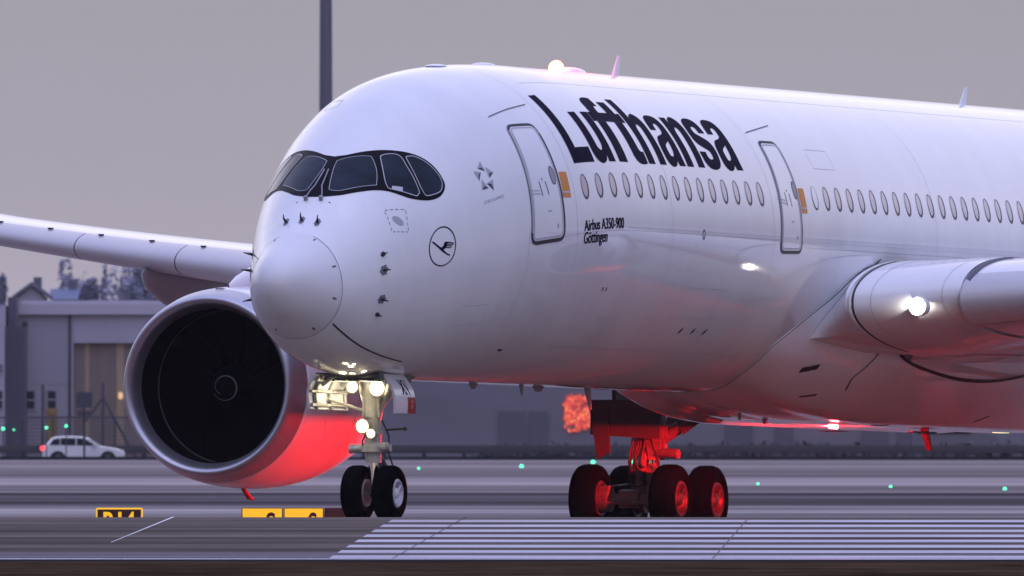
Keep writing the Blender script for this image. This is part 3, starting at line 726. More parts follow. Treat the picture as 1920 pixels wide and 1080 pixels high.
# wing root glove with the landing lamp
for side in (1, -1):
    w = wing_p if side > 0 else wing_s
    b = MB(); rows = []
    for k in range(13):
        p = 3.46 + 1.78 * k / 12; g = max(0, 1 - (p - 2.9) / 2.34)
        rows.append([loc(a - .05 - .55 * g * math.exp(-((s - .02) / .3) ** 2), side * p, h + (.0 if s > 0 else .10 * g)) for s, (a, h) in [(s, wing_pt(p, s, .03)) for s in [-.62 + 1.2 * j / 50. for j in range(51)]]])
    b.grid(rows); gl = b.build('wing_root_glove', M_FAIR, w)
    def gpt(p, s_, e=0.):
        g = max(0, 1 - (p - 2.9) / 2.34); a, h = wing_pt(p, s_, .03 + e); return loc(a - .05 - .55 * g * math.exp(-((s_ - .02) / .3) ** 2), side * p, h + (.0 if s_ > 0 else .10 * g))
    b = MB()
    for p in (3.56,): b.grid([[gpt(p + d, -.55 + 1.0 * j / 60., .006) for j in range(61)] for d in (0, .035)])
    b.build('glove_seal', M_DARK, gl)
    A = [(.02 + .72 * (k / 12.) ** 1.2, -9 - 28.5 * k / 12.) for k in range(13)]
    PA = [fair_pt(u, t if side > 0 else -180 - t, .01) for u, t in A]; PB = [gpt(3.50, -.52 + .76 * k / 12., .0) for k in range(13)]
    rows = []
    for k in range(13):
        p, q = PA[k], PB[k]; bul = Vector((side * .10, -.16, 0)) * math.sin(PI * k / 12.) ** .5
        rows.append([p.lerp(q, t / 6.) + bul * math.sin(PI * t / 6. * .8) for t in range(7)])
    b = MB(); b.grid(rows)
    PA2 = [fair_pt(.74 + 2.2 * k / 8., (-37.5 if side > 0 else -142.5), .01) for k in range(9)]; PB2 = [gpt(3.50, .24 + .26 * k / 8.) for k in range(9)]
    b.grid([[p.lerp(q, t / 6.) + Vector((0, 0, .0)) for t in range(7)] for p, q in zip(PA2, PB2)])
    b.build('root_fillet', M_FAIR, gl)
    b = MB()
    for p in (3.85, 4.95): b.grid([[gpt(p + d, -.55 + 1.0 * j / 60., .005) for j in range(61)] for d in (0, .010)])
    b.build('glove_seam', M_FAINT, gl)
    b = MB()
    q = [loc(a, side * 5.26, h) for a, h in [wing_pt(5.26, s, .035) for s in [-.45 + .75 * j / 40 for j in range(41)]]]
    q2 = [loc(a, side * 5.26, h) for a, h in [wing_pt(5.26, s, -.10) for s in [-.45 + .75 * j / 40 for j in range(41)]]]
    b.grid([q, [v + Vector((side * .10, .02, 0)) for v in q], [v + Vector((side * .12, .1, 0)) for v in q2]]); b.build('slat_end_seal', M_LINE, w)
    if side > 0:
        a, h = wing_pt(4.60, .03, .03); a -= .26
        p0 = loc(a, side * 4.60, h - .10)
        b = MB(); b.lathe([(.02, .10), (.035, .08), (.04, .001)], p0, (0, -1, 0), 24)
        o = b.build('landing_light', M_LAMPC, w); b = MB(); b.lathe([(-.02, .155), (.045, .175), (.05, .19), (.03, .20), (-.22, .18)], p0, (0, -1, 0), 24); b.build('lamp_bezel', M_FAIR, o); b = MB(); b.lathe([(.0, .155), (.018, .10)], p0, (0, -1, 0), 24); b.build('lamp_reflector', mat('reflector_white', (1, .95, .9), .3, emit=(1., .93, .86), estr=1.3), o)
# lower beacon under the fairing
bb = loc(29.75, 0, -3.59)
b = MB(); b.lathe([(.055, .085), (-.0, .085), (-.02, .06), (-.02, .001)], bb, (0, 0, 1), 24)
bcn = b.build('beacon_light', mat('beacon_red_hot', (1, .1, .1), .3, emit=(1, .006, .010), estr=90000.), plane)
b = MB(); b.lathe([(-.070, .001), (-.070, .32), (-.080, .31), (-.10, .06), (-.10, .001)], bb, (0, 0, 1), 24); b.cyl(bb + Vector((0, 0, .055)), bb + Vector((0, 0, .2)), .14, n=20); b.build('beacon_light_blocker', M_GREY, bcn)  # added wide disc blocks the beacon's downward light; stub above mounts it
b = MB(); b.box(loc(34.6, .1, -3.62), (.10, 1.4, .03)); b.cyl(loc(34.7, .1, -3.55), loc(35., .1, -3.95), .09, .06, 10); b.build('drain_mast', M_DOORM, plane)
b = MB(); b.box(loc(39.2, 0.1, -3.52), (.26, .5, .10), bev=.03); b.build('belly_lamp_glass', mat('dim_lamp', (.7, .7, .4), .3, emit=(1, .95, .5), estr=1.2), plane)
b = MB(); b.box(loc(25.9, .0, -3.50), (.08, .12, .16), bev=.02); b.build('antenna', M_GREY, plane)

# ------------------------------------------------------------------ engines
def engine(side):
    e = empty('engine'); e.parent = plane; e.scale = (1.022, 1, 1.022); e.location = loc(22.54, side * 10.55, -2.88); e.rotation_euler = (0, 0, rad(side * -1.2))
    ax = (0, 1, 0); o0 = (0, 0, 0)
    b = MB(); b.lathe([(.62, 1.874), (.42, 1.838), (.30, 1.81), (.18, 1.782), (.08, 1.748), (.02, 1.715), (.0, 1.685), (.015, 1.65), (.06, 1.605), (.14, 1.565), (.26, 1.525), (.40, 1.497)], o0, ax, 96)
    b.build('inlet_lip', M_LIP, e)
    b = MB(); b.lathe([(.621, 1.872), (.632, 1.882), (.75, 1.896), (1.1, 1.93), (1.7, 1.965), (2.4, 1.975), (3.2, 1.955), (4.0, 1.89), (4.8, 1.77), (5.6, 1.60), (6.2, 1.44), (6.2, 1.40)], o0, ax, 96)
    b.build('cowl', M_COWL, e)
    b = MB(); b.lathe([(.401, 1.4965), (.7, 1.478), (1.1, 1.485), (1.35, 1.505), (1.36, 1.525), (1.75, 1.525)], o0, ax, 72); b.build('intake_duct', M_DUCT, e)
    b = MB(); b.lathe([(1.31, 1.50), (1.32, 1.482), (1.345, 1.486)], o0, ax, 72); b.build('fan_case_ring', mat('dull_ring', (.06, .055, .05), .4), e)
    b = MB()
    for k in range(22):
        t = 2 * PI * k / 22; rows = []
        for j in range(7):
            r = .42 + 1.075 * j / 6; tw = rad(25 + 38 * j / 6); ch = .36 + .10 * math.sin(PI * j / 6); lean = t + .22 * (j / 6) ** 2
            rr = Vector((math.cos(lean), 0, math.sin(lean))); tt = Vector((-math.sin(lean), 0, math.cos(lean)))
            rows.append([rr * r + Vector((0, 1.52, 0)) + (tt * math.sin(tw) + Vector((0, 1, 0)) * math.cos(tw)) * ch * (i / 4 - .5) + tt * .03 * math.sin(PI * i / 4) for i in range(5)])
        b.grid(rows)
    b.build('fan', M_FAN, e)
    sp = [(.80, .001), (.82, .05), (.88, .11), (1.0, .20), (1.15, .30), (1.3, .38), (1.45, .44)]
    b = MB(); b.lathe(sp, o0, ax, 40); s_ = b.build('spinner', M_SPIN, e)
    def spr(x):
        for (x0, r0), (x1, r1) in zip(sp, sp[1:]):
            if x0 <= x <= x1: return r0 + (r1 - r0) * (x - x0) / (x1 - x0)
        return .44
    b = MB(); rows = []
    for k in range(61):
        t = rad(-150 + 400 * k / 60.); x = 1.12 - .20 * k / 60.; w = .014
        rows.append([Vector(((spr(x + d) + .008) * math.cos(t), x + d, (spr(x + d) + .008) * math.sin(t))) for d in (-w, w)])
    b.grid(rows); b.build('spinner_swirl', M_SWIRL, s_)
    b = MB(); b.lathe([(5.2, .9), (6.4, .82), (7.2, .62), (7.2, .56), (5.2, .5)], o0, ax, 40); b.build('core_nozzle', M_GREY, e)
    b = MB(); b.lathe([(1.74, 1.535), (1.76, .001)], o0, ax, 40); b.build('stator_backing', M_DUCT, e)
    b = MB(); rows = []
    for x, z0, z1, w in ((1.2, 1.85, 1.98, .02), (1.8, 1.8, 2.18, .16), (2.8, 1.8, 2.42, .24), (4.0, 1.6, 2.52, .28), (6.0, 1.0, 2.5, .28), (8.5, 1.4, 2.2, .2), (10.5, 2.0, 2.3, .05)):
        rows.append([Vector((w * math.cos(2*PI*k/20), x, (z0 + z1) / 2 + (z1 - z0) / 2 * math.sin(2*PI*k/20))) for k in range(20)])
    b.grid(rows, closed=True); b.build('pylon', M_FAIR, e)
    b = MB(); b.cyl((-.05, 2.2, -1.95), (-.02, 2.42, -2.12), .05, .05, 10); b.cyl((-.02, 2.42, -2.12), (0, 2.62, -2.17), .055, .03, 10); b.build('drain_mast', M_REDPL, e)
    b = MB()
    for t0 in (-18, -8): 
        rows = []
        for j in range(9):
            x = 1.6 + (.5 if t0 == -18 else .25) * j / 8; t = rad(t0 - 14 * j / 8 * (1 if t0 == -18 else .4)); r = 1.964 + .008
            rows.append([Vector((r * math.cos(t) * 1, x + d, r * math.sin(t))) for d in (0, .014 if t0 == -18 else .05)])
        b.grid(rows)
    b.build('cowl_mark', M_LINE, e)
    b = MB(); b.lathe([(3.3, 1.957), (3.318, 1.956)], o0, ax, 96); b.build('cowl_joint', M_LINE, e)
    b = MB(); b.box((0.02, .75, 1.885), (.16, .22, .03)); b.build('cowl_vent', M_DARK, e)
    return e
engine(-1); engine(1)

# ------------------------------------------------------------------ landing gear
def wheel(parent, c, R, w, hub=.24, out=1, mh=None, mr_=None):
    """tyre, rim and hub of one wheel, axle along the local x axis"""
    c = Vector(c); k = out
    prof = [(-.50, .60), (-.50, .76), (-.46, .88), (-.38, .955), (-.24, .99), (-.08, 1.), (.08, 1.), (.24, .99), (.38, .955), (.46, .88), (.50, .76), (.50, .60), (.40, .50)]
    prof = [(-.40, .50)] + prof
    b = MB(); b.lathe([(x * w, r * R) for x, r in prof], c, (1, 0, 0), 56)
    for x in (-.22, -.07, .07, .22): b.lathe([(x * w - .006, R * .998), (x * w, R * 1.0015), (x * w + .006, R * .998)], c, (1, 0, 0), 56)
    t = b.build('tyre', M_TYRE, parent)
    b = MB(); r0 = hub
    b.lathe([(.36 * w, R * .56), (.47 * w, r0 * 1.10), (.48 * w, r0), (.42 * w, r0 * .93), (.12 * w, r0 * .78), (.10 * w, r0 * .35), (.10 * w, .001)], c, (k, 0, 0), 40)
    b.lathe([(-.36 * w, R * .56), (-.47 * w, r0 * 1.10), (-.48 * w, r0), (-.40 * w, r0 * .9), (-.1 * w, r0 * .8), (-.1 * w, .001)], c, (k, 0, 0), 40)
    b.build('rim', mr_ or M_RIM, parent)
    b = MB(); b.lathe([(.08 * w, r0 * .50), (.36 * w, r0 * .46), (.44 * w, r0 * .36), (.46 * w, .001)], c, (k, 0, 0), 24)
    b.cyl(c + Vector((k * .40 * w, r0 * .34, r0 * .3)), c + Vector((k * .40 * w, r0 * .62, r0 * .62)), .022, n=8)
    b.build('hub_cap', mh or M_HUB, parent)

g = empty('nose_gear'); g.parent = plane; g.location = (0, 0, 0)
for s in (1, -1): wheel(g, (.315 * s, 0, .525), .527, .395, .23, s)
b = MB(); b.cyl((-.34, 0, .525), (.34, 0, .525), .08, n=16)
b.cyl((0, -.02, .50), (0, -.03, 1.25), .095, n=20); b.build('axle', M_CHROME, g)
b = MB()
b.cyl((0, -.03, 1.10), (0, -.06, 1.95), .15, .15, 20); b.cyl((0, -.05, 1.30), (0, -.05, 1.42), .22, n=20); b.cyl((0, -.06, 1.62), (0, -.06, 1.72), .19, n=20)
b.cyl((0, -.06, 1.95), (0, -.10, 2.85), .17, .19, 20)
b.cyl((0, .0, 2.0), (0, 1.5, 2.75), .07, n=12)
for s in (-1, 1):
    b.cyl((s * .10, -.05, 2.0), (s * .36, .0, 2.75), .045, n=10)
    b.cyl((s * .16, -.16, 1.95), (s * .13, -.2, 2.70), .025, n=8); b.cyl((s * .08, -.2, 1.95), (s * .05, -.24, 2.75), .018, n=8)
b.build('strut', M_GEARW, g)
b = MB(); b.cyl((-.44, -.06, 1.36), (.36, -.06, 1.38), .075, n=16); b.cyl((-.46, -.06, 1.36), (-.40, -.06, 1.36), .09, n=16); b.box((.1, -.12, 1.42), (.5, .18, .12), bev=.03); b.build('steering_unit', M_STEEL, g)
b = MB(); b.cyl((.0, .12, 1.25), (.0, .46, .98), .05, n=10); b.cyl((0, .46, .98), (0, .08, .62), .05, n=10); b.box((0, .30, 1.11), (.24, .30, .05), rot=Matrix.Rotation(rad(-38), 3, 'X'), bev=.02); b.build('torque_link', M_GREY, g)
b = MB()
hose = lambda pts, r: b.tube(smooth_3 if False else pts, r, 8)
hose([(.12, .1, 1.9), (.2, .25, 1.6), (.16, .34, 1.3), (.22, .40, 1.05), (.1, .2, .75)], .016); hose([(-.1, .1, 1.85), (-.16, -.2, 1.5), (-.12, -.18, 1.15)], .014)
hose([(.15, .2, 1.72), (.52, .25, 1.74)], .02); b.box((.52, .25, 1.74), (.08, .08, .08), bev=.02); b.build('hydraulic_hose', M_HOSE, g)
def lampunit(c, r, m, bulb=True):
    b = MB(); b.lathe([(-.14, r * .4), (-.10, r * .85), (0, r * 1.15), (.02, r * 1.15), (.02, r)], c, (0, -1, 0), 24); h = b.build('lamp_housing', M_GREY, g)
    b = MB(); b.lathe([(.015, r), (.022, r * .62)], c, (0, -1, 0), 24); b.build('lamp_reflector', M_REFL, h)
    b = MB(); b.lathe([(.021, r * .62), (.035, r * .45), (.04, .001)], c, (0, -1, 0), 24); b.build('taxi_light', m, g)
lampunit((.20, -.36, 2.50), .15, M_LAMPW); lampunit((-.30, -.36, 2.52), .11, M_LAMPW)
lampunit((-.10, -.34, 1.78), .125, M_LAMPW); lampunit((.06, -.30, 1.64), .085, M_LAMPW)
lamp('taxi_lamp', (.18, -.75, 2.50), 9, (1, .86, .55), g, .08); lamp('taxi_lamp', (-.34, -.75, 2.52), 9, (1, .86, .55), g, .08); lamp('taxi_lamp', (-.06, -.7, 1.75), 5, (1, .82, .5), g, .08)
lamp('bay_spill_fill', (-.42, .0, 2.30), 5, (1, .88, .58), g, .06)  # added point light without fixture, carries taxi light spill into the bay
# bay and its doors
b = MB()
b.box((-.54, -.45, 2.69), (.05, 2.2, .16)); b.box((.54, -.35, 2.69), (.05, 1.6, .16)); b.box((0, -.25, 2.72), (1.03, 2.0, .06))
for k in range(4): b.box((0, -1.0 + .42 * k, 2.66), (.9, .05, .08))
for x in (-.35, -.12, .15, .36): b.cyl((x, -1.2, 2.63), (x, .7, 2.63), .02, n=8)
b.build('wheel_bay', M_BAY, plane)
def gear_door(s, y0, y1, top, hgt, splay, m):
    rows = []; tv = Vector((math.sin(rad(splay)) * s, 0, -math.cos(rad(splay)))); nv = Vector((math.cos(rad(splay)) * s, 0, math.sin(rad(splay))))
    def P(u, v, d): return Vector((s * .56, y0 + (y1 - y0) * u + (.16 * v if s > 0 else .10 * v), top)) + tv * (hgt * v) + nv * (.10 * math.sin(PI * v) + d)
    b = MB(); n = 8
    outer = [[P(i / n, j / n, .0) for i in range(n + 1)] for j in range(n + 1)]; inner = [[P(i / n, j / n, -.05) for i in range(n + 1)] for j in range(n + 1)]
    b.grid(outer); b.grid(inner)
    edge = lambda G: G[0] + [r[-1] for r in G[1:]] + G[-1][::-1][1:] + [r[0] for r in G[1:-1]][::-1]
    e0, e1 = edge(outer), edge(inner); b.add(e0 + e1, [(k, (k + 1) % len(e0), len(e0) + (k + 1) % len(e0), len(e0) + k) for k in range(len(e0))], False)
    d = b.build('gear_door', m, plane)
    return d, P
dS, PS = gear_door(-1, -1.62, .30, 2.74, .66, 14, M_WHITEPL)
b = MB()
for v in (.15, .5, .88): b.tube([PS(u / 6, v, -.08) for u in range(7)], .035, 8)
for u in (.12, .5, .9): b.tube([PS(u, v / 5, -.08) for v in range(6)], .035, 8)
b.tube([PS(.45, .7, -.1), Vector((-.1, -.1, 2.05))], .03, 8); b.build('door_brace', M_GEARW, dS)
for u in (.25, .75): b = MB(); b.tube([PS(u, .3, -.08), PS(u, .0, -.16), PS(u, -.15, -.25)], .05, 8); b.build('hinge_arm', M_GEARW, dS)
dP, PP = gear_door(1, -.95, .06, 2.76, .76, 14, M_WHITEPL)
b = MB(); G = glyphs('XN', .03)
vs = []; fs = []
for t in G:
    fs.append([len(vs), len(vs) + 1, len(vs) + 2]); vs += [PP(.40 + .38 * x, .56 - .40 * y, .006) for x, y in t]
b.add(vs, fs, False); b.build('door_lettering', M_NAVY, dP)
b = MB(); b.grid([[PP(.60 + .40 * i / 4, .62 + .38 * j / 6, .004) for i in range(5)] for j in range(7)]); o = b.build('red_plate', M_REDPL, dP)
b = MB()
for v0, r in ((.72, .028), (.84, .036)): b.add([PP(.80 + 2.2 * r * math.cos(2*PI*k/12) * .5, v0 + r * 1.6 * math.sin(2*PI*k/12), .010) for k in range(12)], [list(range(12))])
b.build('plate_mark', mat('plate_pink', (.62, .25, .25), .5), o)
# seam of the closed forward bay doors
b = MB(); P = [(1.279, -42.4), (1.607, -46.8), (2.314, -53.8), (3.108, -58), (4.076, -61.2)]
stroke(b, smooth_poly(P, 5, False), .035, .005); b.build('bay_door_gap', M_DARK, plane)
b = MB(); stroke(b, smooth_poly([(a, -180 - t) for a, t in P], 5, False), .02, .005); b.build('bay_door_gap', M_FAINT, plane)

def main_gear(side):
    g = empty('main_gear'); g.parent = plane; g.location = loc(33.3, side * 5.3, -5.70)
    for y in (-1.02, 1.02):
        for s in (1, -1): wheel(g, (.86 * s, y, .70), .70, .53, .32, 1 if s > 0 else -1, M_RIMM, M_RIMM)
    b = MB(); b.cyl((0, -1.1, .70), (0, 1.1, .70), .17, .17, 20)
    for y in (-1.02, 1.02): b.cyl((-.9, y, .70), (.9, y, .70), .10, n=16); b.cyl((-.22, y, .70), (.22, y, .70), .19, n=20)
    for y in (-1.02, 1.02):
        for s in (-1, 1): b.cyl((s * .42, y, .70), (s * .62, y, .70), .27, n=20)
    b.cyl((-.6, -1.24, .62), (.6, -1.24, .62), .03, n=8)
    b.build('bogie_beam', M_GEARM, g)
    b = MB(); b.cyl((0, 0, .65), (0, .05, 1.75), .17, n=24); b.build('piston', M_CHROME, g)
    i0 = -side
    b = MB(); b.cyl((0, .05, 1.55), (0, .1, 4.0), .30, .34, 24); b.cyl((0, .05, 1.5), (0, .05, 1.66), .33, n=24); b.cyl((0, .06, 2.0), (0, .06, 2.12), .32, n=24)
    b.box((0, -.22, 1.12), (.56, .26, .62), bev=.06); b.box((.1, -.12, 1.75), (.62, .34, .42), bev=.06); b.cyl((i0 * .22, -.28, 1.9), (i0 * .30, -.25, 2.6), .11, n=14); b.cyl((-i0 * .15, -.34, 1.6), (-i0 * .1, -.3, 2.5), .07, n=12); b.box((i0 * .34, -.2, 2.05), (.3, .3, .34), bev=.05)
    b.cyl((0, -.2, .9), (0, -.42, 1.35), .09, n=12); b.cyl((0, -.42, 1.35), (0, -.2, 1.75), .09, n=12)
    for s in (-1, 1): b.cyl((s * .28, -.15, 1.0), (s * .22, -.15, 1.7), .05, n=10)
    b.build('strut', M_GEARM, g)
    i = -side
    b = MB(); b.cyl((0, .0, 1.75), (i * 2.1, -.5, 2.9), .13, .12, 14); b.cyl((i * .9, -.2, 2.25), (i * .55, -.3, 2.9), .07, n=10)
    b.cyl((i * .25, -.2, 1.65), (i * .75, -.3, 1.62), .10, n=12); b.cyl((i * .55, -.3, 1.15), (i * .8, -.3, 1.15), .15, n=14); b.build('side_stay', M_GEARM, g)
    b = MB(); b.cyl((i * .1, .2, 1.9), (i * .6, 2.4, 3.6), .14, n=12); b.build('drag_brace', M_GEARM, g)
    b = MB()
    for k in range(7):
        x = random.uniform(-.3, .3); b.tube([(x, -.32, 2.4), (x + random.uniform(-.1, .1), -.42, 1.9), (x + random.uniform(-.15, .15), -.5, 1.45), (x * 1.6, -.35, 1.0), (x * 2.2, -1.05 if k % 2 else .7, .95)], .022, 8)
    b.build('brake_hose', M_HOSE, g)
    b = MB(); R = Matrix.Rotation(rad(0), 3, 'Z')
    b.prism([(-.45, 0), (1.25, 0), (1.3, -1.15), (.9, -1.45), (-.1, -.95), (-.45, -.9)], -.04, .04, lambda x, y, d: Vector((side * .62 + d * side - y * -.06 * side, x, 3.25 + y)))
    b.prism([(-.86, .15), (.62, .15), (.62, -.55), (-.86, -.65)], -.03, .03, lambda x, y, d: Vector((side * .35 + x * side, -.75 + d, 2.55 + y)))
    b.prism([(-.86, .30), (-.50, .30), (-.42, -.55), (-.70, -.70)], -.03, .03, lambda x, y, d: Vector((side * .10 + x * side * -1, -.80 + d, 2.2 + y)))
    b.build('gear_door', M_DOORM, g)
    b = MB(); b.prism([(-.30, .1), (.55, .15), (.35, -.30), (.0, -.55)], -.03, .03, lambda x, y, d: Vector((i * (.85 + x), -.3 + d, 2.55 + y))); b.build('stay_door', M_DOORM, g)
    return g
main_gear(-1); main_gear(1)

# ------------------------------------------------------------------ the far side of the airfield
def gzw(D): return ZC + gz(D)
def Xat(px, D): return (px - CX) * D / F
M_WALL = mat('pale_cladding', (.40, .37, .455), .7, noise=.10, nscale=(.35, .35, .12))
M_WALL2 = mat('shed_cladding', (.175, .165, .20), .7, noise=.16, nscale=(.06, .3, .25))
M_FASC = mat('fascia', (.46, .425, .51), .6)
M_ROOF = mat('flat_roof', (.13, .125, .16), .8)
M_SHUT = mat('hangar_shutter', (.20, .155, .14), .6, noise=.12, nscale=(.9, .9, .02))
M_SHUTL = mat('translucent_panel', (.36, .27, .18), .5)
M_WINF = mat('window_trim', (.30, .29, .35), .5)
M_WIND = mat('office_glass', (.03, .03, .05), .25, spec=.1)
M_POST = mat('fence_post', (.055, .05, .07), .6)
M_WIRE = mat('fence_wire', (.075, .07, .095), .6)
M_RAIL = mat('guard_rail_grey', (.05, .048, .062), .6)

def office_window(parent, px0, px1, py0, py1, D, nx):
    p0, p1 = at(px0, py1, D), at(px1, py0, D); c = (p0 + p1) / 2; w, h = p1.x - p0.x, p1.z - p0.z
    b = MB(); b.box((c.x, D - .03, c.z), (w, .06, h)); o = b.build('window', M_WIND, parent)
    b = MB(); t = .10
    for x in (-w / 2, w / 2): b.box((c.x + x, D - .06, c.z), (t, .10, h + t))
    for z in (-h / 2, h / 2): b.box((c.x, D - .058, c.z + z), (w, .09, t))
    for k in range(1, nx): b.box((c.x - w / 2 + w * k / nx, D - .056, c.z), (t, .08, h))
    b.box((c.x, D - .054, c.z), (w, .07, t)); b.build('window_frame', M_WINF, o)
    return o
DB = 1150.
hangar = empty('hangar', (Xat(330, DB), DB, gzw(DB)))
inv = Matrix.Translation(-Vector(hangar.location))
def adopt(parent_empty, objs):
    for o in objs: o.data.transform(Matrix.Translation(-Vector(parent_empty.location)))
tag(hangar, 'pale lilac hangar with a wide brown roller door and office windows behind the fence', 'building')
x0, x1, xd0, xd1 = Xat(36, DB), Xat(690, DB), Xat(137, DB), Xat(420, DB)
zt = ZC + (HY - 590) * DB / F; zr = ZC + (HY - 570) * DB / F; zb = gzw(DB) - .3; zd = ZC + (HY - 643) * DB / F
b = MB()
b.box(((x0 + xd0) / 2, DB + 6, (zt + zb) / 2), (xd0 - x0, 12, zt - zb)); b.box(((xd1 + x1) / 2, DB + 6, (zt + zb) / 2), (x1 - xd1, 12, zt - zb))
b.box(((xd0 + xd1) / 2, DB + 6, (zt + zd) / 2), (xd1 - xd0, 12, zt - zd)); b.box(((xd0 + xd1) / 2, DB + 9, (zb + zd) / 2), (xd1 - xd0, 5.9, zd - zb - .01))
parts = [b.build('wall', M_WALL, hangar)]
b = MB(); b.box(((x0 + x1) / 2, DB + 6, (zt + zr) / 2 + .01), (x1 - x0 + .5, 12.7, zr - zt)); b.box(((x0 + x1) / 2, DB + 6, zr + .10), (x1 - x0 - .2, 12., .18)); parts.append(b.build('roof', M_FASC, hangar))
b = MB(); b.box(((xd0 + xd1) / 2, DB + .55, (zb + zd) / 2), (xd1 - xd0, .3, zd - zb)); dd = b.build('roller_door', M_SHUT, hangar); parts.append(dd)
b = MB()
for px, w in ((225, 14), (163, 8), (300, 14)):
    xa = Xat(px, DB); b.box((xa, DB + .38, (zb + zd) / 2 + .3), (w * DB / F, .06, zd - zb - .6))
parts.append(b.build('light_panel', M_SHUTL, dd))
for a in ((27, 66, 732, 768, 2), (88, 106, 732, 767, 1)): 
    o = office_window(hangar, *a[:4], DB, a[4]); parts += [o] + list(o.children)
b = MB(); p = at(47, 608, DB); b.cyl((p.x, DB - .3, p.z), (p.x, DB + .1, p.z), .16, n=14); parts.append(b.build('wall_lamp', M_POST, hangar))
b = MB(); p = at(226, 742, DB); b.box((p.x, DB - .1, p.z), (.24, .3, .4), bev=.05); parts.append(b.build('door_lamp', mat('warm_door_lamp', (.8, .6, .3), .4, emit=(1., .6, .3), estr=.55), hangar))
b = MB()
for k in range(26):
    px = 40 + 3.9 * k
    b.box((Xat(px, DB), DB - .012, (zt + zb) / 2), (.035, .02, zt - zb))
parts.append(b.build('cladding_joint', mat('cladding_gap', (.30, .28, .35), .7), hangar))
b = MB(); b.cyl((Xat(131, DB), DB - .08, zb), (Xat(131, DB), DB - .08, zt), .07, n=8); parts.append(b.build('drainpipe', M_POST, hangar))
adopt(hangar, parts)
# neighbour on the far left
DL = 1140.
nb = empty('office_block', (Xat(-60, DL), DL, gzw(DL))); tag(nb, 'grey office block cut by the left edge of the picture', 'building')
parts = []
xa, xb = Xat(-240, DL), Xat(7, DL); zt2 = ZC + (HY - 572) * DL / F
b = MB(); b.box(((xa + xb) / 2, DL + 5, (zt2 + zb) / 2), (xb - xa, 10, zt2 - zb)); parts.append(b.build('wall', M_WALL, nb))
b = MB(); xc = Xat(36, DL); z3 = ZC + (HY - 612) * DL / F; b.box(((xb + xc) / 2 + .1, DL + 7, (z3 + zb) / 2), (xc - xb + .2, 8, z3 - zb)); xe = Xat(23, DL); z4 = ZC + (HY - 556) * DL / F
b.box(((xb + xe) / 2 + .1, DL + 8, (z4 + z3) / 2), (xe - xb, 6, z4 - z3)); parts.append(b.build('link_block', mat('link_block_dark', (.085, .085, .125), .8, noise=.12, nscale=(.5, .5, .3)), nb))  # dark coloured block set back between the two buildings
o = office_window(nb, -30, 6, 732, 768, DL, 2); parts += [o] + list(o.children)
o = office_window(nb, -14, 6, 684, 698, DL, 1); parts += [o] + list(o.children)
adopt(nb, parts)
# long low shed behind the aircraft
DS2 = 1210.
shed = empty('shed', (Xat(1400, DS2), DS2, gzw(DS2))); tag(shed, 'long blue grey shed running behind the aircraft', 'building')
parts = []; xa, xb = Xat(694, DS2), Xat(2600, DS2); zt5 = ZC + (HY - 640) * DS2 / F; zb5 = gzw(DS2) - .3
b = MB(); b.box(((xa + xb) / 2, DS2 + 8, (zt5 + zb5) / 2), (xb - xa, 16, zt5 - zb5)); parts.append(b.build('wall', M_WALL2, shed))
b = MB(); b.box(((xa + xb) / 2, DS2 + 8, zt5 + .25), (xb - xa + .8, 16.8, .5)); parts.append(b.build('roof', M_ROOF, shed))
for k, px in enumerate((960, 1010, 1385, 1470, 1640, 1700)):
    b = MB(); p = at(px, 790, DS2); b.box((p.x, DS2 - .05, (p.z + zb5) / 2 + .3), (1.1 if k % 2 else 1.6, .12, p.z - zb5 + .6)); parts.append(b.build('shed_door', mat('shed_door_grey', (.10, .10, .13), .7), shed))
adopt(shed, parts)
# red shimmer of unknown origin, built as an added self-glowing patch by the shed
M_SHIM = bpy.data.materials.new('red_glow'); M_SHIM.use_nodes = True
t = M_SHIM.node_tree; bs = t.nodes['Principled BSDF']; tcn = t.nodes.new('ShaderNodeTexCoord'); nz = t.nodes.new('ShaderNodeTexNoise'); nz.inputs['Scale'].default_value = 3.2; nz.inputs['Detail'].default_value = 5; nz.inputs['Distortion'].default_value = 2.2
rr_ = t.nodes.new('ShaderNodeValToRGB'); rr_.color_ramp.elements[0].position = .38; rr_.color_ramp.elements[0].color = (.30, .03, .05, 1); rr_.color_ramp.elements[1].position = .72; rr_.color_ramp.elements[1].color = (1.6, .75, .25, 1)
e = rr_.color_ramp.elements.new(.55); e.color = (.95, .09, .06, 1)
t.links.new(tcn.outputs['Object'], nz.inputs[0]); t.links.new(nz.outputs[0], rr_.inputs[0]); t.links.new(rr_.outputs[0], bs.inputs['Emission Color']); bs.inputs['Emission Strength'].default_value = .95; bs.inputs['Base Color'].default_value = (.2, .01, .01, 1)
n2 = t.nodes.new('ShaderNodeTexNoise'); n2.inputs['Scale'].default_value = 2.3; n2.inputs['Detail'].default_value = 6; n2.inputs['Distortion'].default_value = 1.2
m2 = t.nodes.new('ShaderNodeMapRange'); m2.inputs[1].default_value = .40; m2.inputs[2].default_value = .50; t.links.new(tcn.outputs['Object'], n2.inputs[0]); t.links.new(n2.outputs[0], m2.inputs[0]); t.links.new(m2.outputs[0], bs.inputs['Alpha'])
p = at(1085, 775, 1209.9)
pts = [(math.cos(2*PI*k/40) , math.sin(2*PI*k/40)) for k in range(40)]
poly = [((abs(c) ** .6) * math.copysign(.92, c) * random.uniform(.86, 1.1), (abs(s_) ** .6) * math.copysign(1.1, s_) * random.uniform(.86, 1.12)) for c, s_ in pts]
b = MB(); b.prism(poly, -.06, .06, lambda x, y, d: Vector((x, d, y)))
o = b.build('red_glow_patch', M_SHIM); o.location = (p.x, 1209.9, p.z); tag(o, 'blotchy orange red glow patch added as a stand-in behind the landing gear', 'glowing stand-in')

